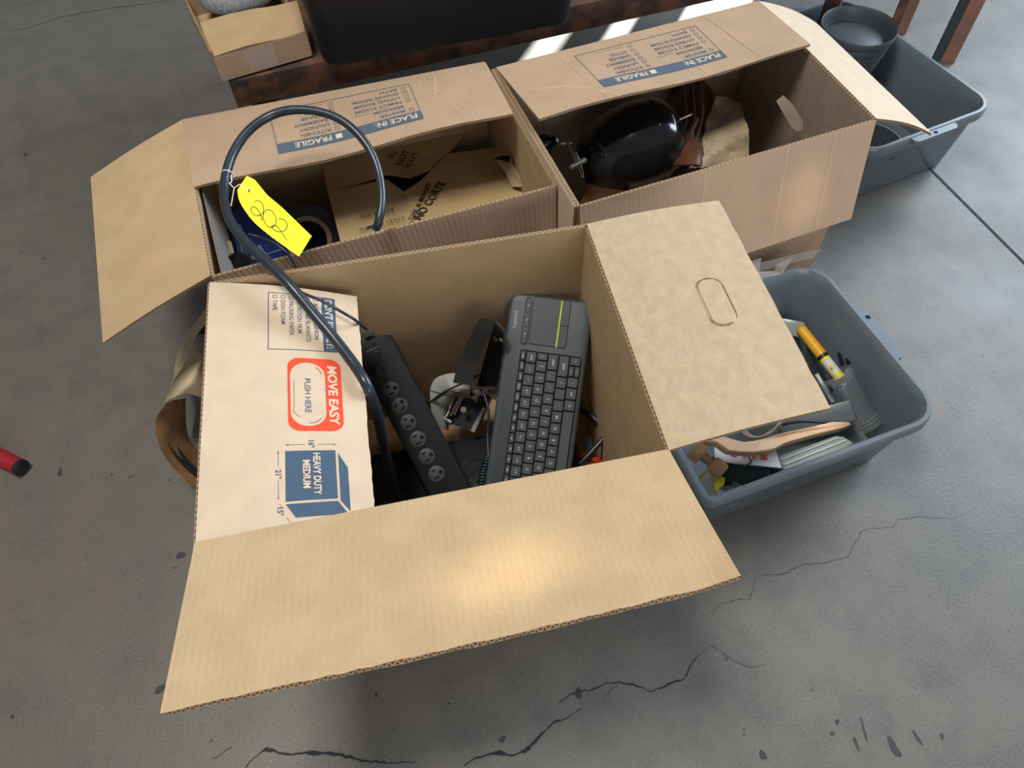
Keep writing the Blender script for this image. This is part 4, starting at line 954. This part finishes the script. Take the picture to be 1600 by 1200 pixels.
# ================================================================== CONTENTS OF THE RIGHT REAR BOX
ves = thing('egg_vessel', 'large black glossy egg-shaped vessel lying in the right rear box', 'vessel', at(990, 235, .1))
vo = at(985, 232, .235); vx = (at(1060, 206, .255)-vo).normalized(); vz = (CAM-vo).normalized(); vz = (vz-vx*vz.dot(vx)).normalized(); vy = vz.cross(vx)
class G3:
    def __init__(s, o, x, y, z): s.o, s.x, s.y, s.z = o, x, y, z
    __call__ = Frame.__call__; mat = Frame.mat
vg = G3(vo, vx, vy, vz)
prof = [(.001, -.106), (.022, -.104), (.042, -.096), (.059, -.08), (.072, -.055), (.0805, -.025), (.084, .005), (.083, .030), (.0795, .047)]
mb = MB(); mb.lathe(vg, prof, 56, axis='x', cap0=True); mb.build('body', M['black_gloss'], ves, smooth=60)
mb = MB(); mb.lathe(vg, [(.0795, .047), (.0805, .049), (.079, .056), (.070, .076), (.053, .092), (.030, .103), (.008, .107), (.001, .107)], 56, axis='x'); mb.build('end_dome', M['black_gloss'], ves, smooth=50)
mb = MB(); mb.rod(vg(.090, -.01+.03, .045), vg(.116, .022, .050), .0032, .0022, n=10); mb.build('valve_stem', M['bright'], ves, smooth=50)
mb = MB(); g = G3(at(905, 258, .27), vx, vy, vz)
mb.lathe(g, [(.024, 0), (.025, .0015), (.022, .0015)], 36, axis='x'); mb.build('pale_ring', M['label'], ves, smooth=50)
hd = thing('metal_coupling', 'dull metal coupling with a black knob at the left end of the black vessel', 'coupling', at(898, 240, .27))
mb = MB(); mb.rod(at(891, 262, .30), at(914, 250, .30), .0042, .0055, n=12); mb.build('rod', M['steel'], hd, smooth=50)
mb = MB(); mb.rod(at(876, 224, .285), at(893, 223, .285), .0052, n=12); mb.build('rod', M['steel'], hd, smooth=50)
mb = MB(); mb.tube([at(887, 226, .286), at(892, 238, .292), at(902, 254, .298)], [.005, .0045, .0055], 10); mb.build('link', M['steel'], hd, smooth=50)
kn = hd; g = G3(at(852, 224, .275), vx, vy, vz)
mb = MB(); mb.lathe(g, [(.0, -.02), (.012, -.018), (.019, -.006), (.019, .004), (.010, .012), (.008, .02), (.0, .021)], 24, axis='x'); kb_ = mb.build('knob', M['black_gloss'], kn, smooth=60); kb_['label'] = 'glossy black knob'
mb = MB(); mb.lathe(g, [(.006, .02), (.014, .02), (.014, .024), (.006, .024)], 24, axis='x'); mb.build('washer', M['steel'], kb_, smooth=40)
# leather bag
def lump(name, label, cat, pts, m, sub=2, amp=.006, seed=0, closed=False):
    pass
lb = thing('leather_bag', 'brown leather bag with strap behind the black vessel', 'bag', at(1090, 170, .12))
mb = MB(); rows = []
for i, (z, sc_) in enumerate(((.24, 0), (.26, .25), (.27, .5), (.265, .75), (.22, 1))):
    rows.append([at(1050+sc_*58+6*math.sin(j*1.3+i), 105+j*17, z+.006*math.sin(j*2+i*1.7)) for j in range(10)])
rows = [spl(r, 2) for r in rows]; cols = [spl([r[j] for r in rows], 3) for j in range(len(rows[0]))]
sheet(mb, cols, .003); mb.build('bag_side', M['leather'], lb, smooth=60)
for k_ in range(3):
    mb = MB(); mb.tube([at(1064+k_*14, 118, .272), at(1070+k_*13, 150, .278), at(1072+k_*12, 185, .275), at(1066+k_*10, 225, .262)], [.0032]*4, 8); mb.build('strap', M['leather'], lb, smooth=60)
# crumpled beige paper
mb = MB(); rows = []
random.seed(11); outl = [[(1120, 150), (1132, 152), (1146, 156), (1158, 165)], [(1112, 170), (1130, 168), (1148, 172), (1162, 182)], [(1104, 188), (1122, 190), (1142, 188), (1168, 196)], [(1100, 206), (1116, 212), (1140, 208), (1170, 208)], [(1095, 226), (1114, 226), (1140, 224), (1170, 226)], [(1084, 244), (1110, 242), (1140, 240), (1170, 246)], [(1078, 262), (1105, 262), (1138, 262), (1170, 266)]]
rows = [spl([at(px, py, .258+.010*math.sin(px*.06+py*.07)+.005*math.sin(px*.13-py*.12)) for px, py in r], 6) for r in outl]
cols = [spl([r[j] for r in rows], 4) for j in range(len(rows[0]))]
cols = [[p+Vector((0, 0, random.uniform(-.0022, .0022))) for p in c] for c in cols]
sheet(mb, cols, .0015)
tag(mb.build('paper_bundle', M['cloth'], smooth=35), 'crumpled beige paper bundle in the right rear box', 'paper')
mb = MB(); random.seed(5)
for i in range(16):
    a = random.uniform(-.5, .5); o = at(1050+i*4.5, 268-i*.9+random.uniform(-8, 6), .20)
    mb.tube([o, o+Vector((.025, .012*math.sin(i), .012)), o+Vector((.05, .02*math.cos(i), 0))], .0009, 4, smooth=4)
tag(mb.build('wire_tangle', M['black_gloss'], kind='stuff'), 'tangle of thin black wire in front of the beige paper', 'wire')
mb = MB(); mb.plate([at(*p) for p in ((905, 318, .21), (930, 270, .20), (985, 300, .20), (980, 325, .21))], .01); tag(mb.build('leather_offcut', M['leather']), 'brown leather piece under the black vessel', 'leather')

# ================================================================== CONTENTS OF THE FRONT TUB
zb = .012
mk = thing('marker', 'thick yellow marker with white label in the front tub', 'marker', at(1280, 550, .05))
m0, m1 = at(1250, 512, .100), at(1313, 592, .085)
L_ = (m1-m0)
mb = MB(); pts = []; rad = []
for i in range(13): pts.append(m0+L_*(.02+.53*i/12)); rad.append(.0098 if i % 2 or i > 7 else .0092)
pts = [m0]+pts; rad = [.007]+rad; mb.tube(pts, rad, 18, smooth=1); mb.build('grip', M['ypen'], mk, smooth=50)
mb = MB(); mb.rod(m0+L_*.55, m0+L_*.61, .0101, n=18); mb.build('black_band', M['black'], mk, smooth=50)
mb = MB(); mb.rod(m0+L_*.61, m0+L_*.66, .0098, n=18); mb.rod(m0+L_*.90, m0+L_*1.0, .0094, n=18); mb.build('yellow_barrel', M['tapeyel'], mk, smooth=50)
mb = MB(); mb.rod(m0+L_*.66, m0+L_*.90, .0096, n=18); mb.build('label', M['label'], mk, smooth=50)
mb = MB(); g = Frame(1300, 575, 1, 63, 80, o=m0+L_*.80+(CAM-m0).normalized()*.0101)
put_rect(mb, lambda x, y: g(x, y), -.006, -.005, .006, .0035, n=1); mb.build('label_square', M['tapeyel'], mk)
mb = MB(); put_text(mb, lambda x, y: g(x, y, .0004), '\u2022', 0, -.004, .007, align='c'); put_line(mb, lambda x, y: g(x, y, .0004), [(-.004, -.002), (.004, -.002)], .0008); mb.build('label_mark', M['pen_ink'], mk)
cup = thing('clear_cup', 'clear ribbed plastic cup lying over the marker in the front tub', 'cup', at(1340, 630, .02))
c0, c1 = at(1303, 585, .098), at(1358, 668, .045); ax = (c1-c0)
ribs = []; rad = []
for i in range(0, 26):
    t = i/25; r = .030*(1-t)+.0225*t
    if t < .2: r += .0012*(1 if i % 2 else 0)
    if t > .82: r += .0012*(1 if i % 2 else 0)
    ribs.append(c0+ax*t); rad.append(r)
mb = MB(); mb.tube(ribs, rad, 32, smooth=1, cap=False); mb.tube(ribs[:-1], [r-.001 for r in rad[:-1]], 32, smooth=1, cap=False)
mb.rod(c0+ax*.985, c0+ax, .0225, n=32); mb.build('wall', M['clear'], cup, smooth=60)
mb = MB()
for t in (.0, .045, .09, .135, .84, .90, .96): mb.tube([c0+ax*(t+q) for q in (-.008, 0, .008)], [.029*(1-t)+.0225*t, .031*(1-t)+.0242*t, .029*(1-t)+.0225*t], 32, smooth=1, cap=False)
mb.build('ribs', M['clear_rib'], cup, smooth=60)
pens = [((1262, 545, .08), (1300, 610, .10), .0032, 'black', 'black pen lying left of the yellow marker'), ((1248, 520, .07), (1292, 596, .085), .0038, 'steel', 'silver pen beside the yellow marker'),
        ((1300, 600, .075), (1338, 655, .06), .003, 'black', 'black pen inside the clear cup'), ((1292, 590, .08), (1322, 645, .06), .0028, 'blue', 'dark blue pen inside the clear cup'),
        ((1311, 551, .08), (1318, 574, .09), .0032, 'black', 'short black pen end above the clear cup mouth'), ((1320, 548, .08), (1326, 568, .09), .0032, 'black', 'right-hand black pen end above the clear cup mouth'),
        ((1276, 585, .10), (1310, 642, .055), .0034, 'label', 'white pen under the corner of the dimpled flap')]
for a, b_, r, m_, lab in pens:
    t = thing('pen', lab, 'pen', at(*a)); A0, A1 = at(*a), at(*b_); mb = MB(); mb.rod(A0, A0.lerp(A1, .75), r, n=10); mb.build('barrel', M[m_], t, smooth=50)
    mb = MB(); mb.rod(A0.lerp(A1, .75), A1, r*1.15, r*.9, n=10); mb.build('cap', M['black'], t, smooth=50)
# clear dome behind marker
g = Frame(1238, 512, 1, 1, .2, o=at(1236, 512, .06)); mb = MB(); mb.box(g, (0, 0, 0), (.045, .03, .02), .006); tag(mb.build('clear_case', M['trans'], smooth=40), 'small frosted case behind the yellow marker', 'case')
# wooden paddle
ow = [(1092, 686), (1112, 682), (1130, 681), (1146, 686), (1162, 690), (1178, 688), (1192, 685), (1227, 675), (1265, 667), (1302, 658), (1326, 659), (1331, 663), (1318, 668), (1284, 676), (1250, 685), (1227, 692), (1212, 700), (1200, 704), (1178, 707), (1156, 706), (1138, 704), (1128, 697), (1120, 691)]
wp = thing('wooden_paddle', 'light wooden paddle brush lying across the front tub', 'brush', at(1200, 690, .09))
mb = MB(); mb.plate([at(px, py, .118 if px < 1220 else .118-.00025*(px-1220)) for px, py in ow], .016)
o = mb.build('paddle', M['wood'], wp); bv = o.modifiers.new('b', 'BEVEL'); bv.width = .0022; bv.segments = 2; bv.limit_method = 'ANGLE'; bv.angle_limit = R(50)
# white card with red letters
wc = thing('white_card', 'white card with red letters under the wooden paddle', 'card', at(1170, 710, .08))
q = [(1114, 699, .088), (1190, 699, .088), (1222, 729, .088), (1116, 720, .088)]; q = [(1116, 692, .088), (1208, 690, .088), (1221, 731, .088), (1117, 720, .088)]
mb = MB(); mb.plate([at(*p) for p in q], .004); mb.build('card_body', M['label'], wc)
mb = MB(); pxtext(mb, 'SIMPLE', (1150, 722), (1199, 727), 9, .0888, bold=.03)
mb = MB()
A0, A1 = at(1212, 712, .0888), at(1150, 706, .0888); ex = (A1-A0); Lx = ex.length; ex.normalize(); ey = Vector((-ex.y, ex.x, 0))
A0, A1 = at(1142, 712, .0888), at(1200, 719, .0888); ex = (A1-A0); Lx = ex.length; ex.normalize(); ey = Vector((-ex.y, ex.x, 0))
put_text(mb, lambda x, y: A0+ex*x+ey*y, 'S I I S', 0, 0, .011, width=Lx, bold=.04); mb.build('red_lettering', M['red_ink'], wc)
# frosted lid
fl_ = thing('frosted_lid', 'long frosted plastic lid lying at the front of the front tub', 'lid', at(1270, 705, .06))
mb = MB(); lidp = [(1215, 712), (1305, 680), (1318, 681), (1336, 692), (1300, 712), (1232, 738), (1222, 732)]
mb.plate([at(px, py, .085) for px, py in lidp], .02); o = mb.build('lid_body', M['trans'], fl_); bv = o.modifiers.new('b', 'BEVEL'); bv.width = .004; bv.segments = 3; bv.limit_method = 'ANGLE'; bv.angle_limit = R(40)
mb = MB(); mb.tube([at(1226, 726, .087), at(1322, 688, .087)], .0013, 6, smooth=1); mb.tube([at(1222, 718, .087), at(1310, 684, .087)], .001, 6, smooth=1); mb.build('rib', M['label'], fl_, smooth=50)
# stamps (two wooden stamps)
def stamp(label, a, b_, w0, w1):
    A0, A1 = at(*a), at(*b_); t = thing('wooden_stamp', label, 'stamp', A0)
    mb = MB(); g = Frame(a[0], a[1], 1, b_[0]-a[0], b_[1]-a[1], o=A0); Lx = (A1-A0).length
    mb.box(g, (0, 0, 0), (.020, w0, .022), .002); mb.build('block', M['wood2'], t, smooth=30)
    mb = MB(); mb.rod(g(.008, 0, 0), g(Lx*.55, 0, 0), .008, .0075, n=14); mb.build('neck', M['wood2'], t, smooth=50)
    mb = MB(); mb.box(g, (Lx*.78, 0, 0), (Lx*.5, w1, .02), .006, seg=3); mb.build('grip', M['wood2'], t, smooth=50)
stamp('small wooden stamp at the left end of the front tub', (1090, 706, .095), (1130, 738, .085), .034, .028)
# tape dispenser
td_ = thing('tape_dispenser', 'white and yellow tape dispenser in the left corner of the front tub', 'tape dispenser', at(1110, 770, .05))
mb = MB(); mb.plate([at(*p) for p in ((1086, 752, .052), (1106, 735, .056), (1114, 744, .056), (1118, 764, .056), (1150, 772, .052), (1128, 790, .05), (1100, 796, .05))], .012); mb.build('shell', M['label'], td_)
mb = MB(); mb.tube([at(1084, 760, .056), at(1090, 748, .057), at(1104, 736, .06)], .002, 8); mb.tube([at(1092, 768, .056), at(1101, 778, .056), at(1102, 795, .055)], .002, 8); mb.plate([at(*p) for p in ((1114, 742, .062), (1133, 746, .062), (1132, 756, .062), (1118, 768, .062))], .008); mb.build('yellow_cutter', M['tapeyel'], td_, smooth=40)
g = Frame(1135, 775, 1, 1, 0, o=at(1137, 775, .064)); mb = MB(); mb.lathe(g, [(.009, -.012), (.009, 0), (.017, 0), (.017, -.012)], 28); mb.build('roll', M['film'], td_, smooth=40)
mb = MB(); mb.lathe(g, [(.007, -.012), (.007, .0005), (.009, .0005), (.009, -.012)], 28); mb.build('core', M['core'], td_, smooth=40)
# cord coil
mb = MB()
for k_ in range(3):
    mb.tube([at(*p) for p in ((1155+k_*3, 670-k_, .10), (1166+k_*4, 681, .10), (1184+k_*3, 684-k_, .10), (1204+k_, 676-k_*2, .10), (1216+k_*3, 662-k_*2, .105), (1226+k_*3, 652, .10))], .0017, 6)
tag(mb.build('cord_coil', M['cord'], smooth=60), 'coil of beige cord behind the wooden paddle', 'cord')
cord('wire_hook', 'thin black and chrome wire hook lying over the white card', 'hook', [(1167, 708, .125), (1171, 716, .122), (1174, 722, .118), (1164, 729, .112), (1161, 740, .104), (1168, 752, .09)], .0013, 'black_gloss')
# dark fold / green lump / notebook
mb = MB(); mb.plate([at(*p) for p in ((1176, 428, .155), (1230, 428, .155), (1235, 434, .15), (1229, 505, .03), (1160, 500, .03))], .004); tag(mb.build('black_folder', M['black']), 'black folder standing at the back of the front tub', 'folder')
mb = MB(); mb.box(Frame(1150, 745, 1, 1, .1, o=at(1155, 742, .045)), (0, 0, 0), (.10, .055, .04), .012, seg=3); tag(mb.build('green_case', M['green'], smooth=50), 'dark green case below the white card', 'case')
mb = MB(); mb.box(Frame(1200, 740, 1, 1, -.3, o=at(1195, 738, .05)), (0, 0, 0), (.07, .03, .03), .003); tag(mb.build('dark_box', M['black'], smooth=40), 'small black box in front of the white card', 'box')
mb = MB(); mb.box(Frame(1150, 775, 1, 1, .6, o=at(1156, 768, .055)), (0, 0, 0), (.035, .02, .02), .003); tag(mb.build('grey_block', M['outlet'], smooth=40), 'small grey block beside the tape dispenser', 'block')
mb = MB(); mb.box(Frame(1260, 665, 1, 1, -.25, o=at(1275, 655, .065)), (0, 0, 0), (.12, .035, .01), .002); tag(mb.build('grey_slab', M['tub'], smooth=40), 'flat grey plastic slab under the dimpled flap corner', 'plastic part')
cord('black_strap', 'thin black strap running behind the wooden paddle', 'strap', [(1222, 664, .09), (1250, 659, .095), (1290, 660, .09), (1310, 659, .085)], .0022, 'black')
mb = MB(); mb.plate([at(*p) for p in ((1172, 398+10, .20), (1190, 403, .20), (1186, 424, .172), (1210, 424, .168), (1214, 412, .19), (1240, 402, .20), (1222, 428, .167), (1170, 440, .165))], .0005)
tag(mb.build('plastic_film', M['film']), 'crumpled clear film caught on the back rim of the front tub', 'film')

# ================================================================== POTS IN THE SECOND TUB
pc_ = at(1342, 42, .20); random.seed(3)
LB = ('topmost dark round pot of the stack in the second tub', 'second dark pot from the top of the nested stack', 'third dark pot from the top of the nested stack', 'fourth dark pot from the top of the nested stack', 'fifth dark pot down in the nested stack', 'lowest dark pot of the nested stack')
for i in range(6):
    zr = .205-i*.019; o = Vector((pc_.x-.002*i, pc_.y+.001*i, 0)); g = World(o, 0); r = .085-.0022*i
    h = .085; zb_ = zr-h
    mb = MB(); mb.lathe(g, [(.0, zb_), (r*.68, zb_), (r*.70, zb_+.002), (r*.93, zr-.018), (r*.985, zr-.016), (r, zr-.003), (r*.985, zr), (r*.95, zr-.003), (r*.92, zr-.016), (r*.86, zb_+.05 if i == 0 else zb_+.03), (r*.66, zb_+(.058 if i == 0 else .003)), (0, zb_+(.058 if i == 0 else .003))], 56)
    tag(mb.build('plant_pot', M['pot'], smooth=50), LB[i], 'pot', 'nested dark pots')
g = World(at(1362, 222, .10), 0); mb = MB(); mb.lathe(g, [(0, -.085), (.045, -.085), (.064, -.002), (.066, .002), (.063, .002), (.043, -.08), (0, -.08)], 40)
tag(mb.build('plant_pot', M['pot'], smooth=50), 'dark pot in the near left corner of the second tub beside the carton', 'pot')
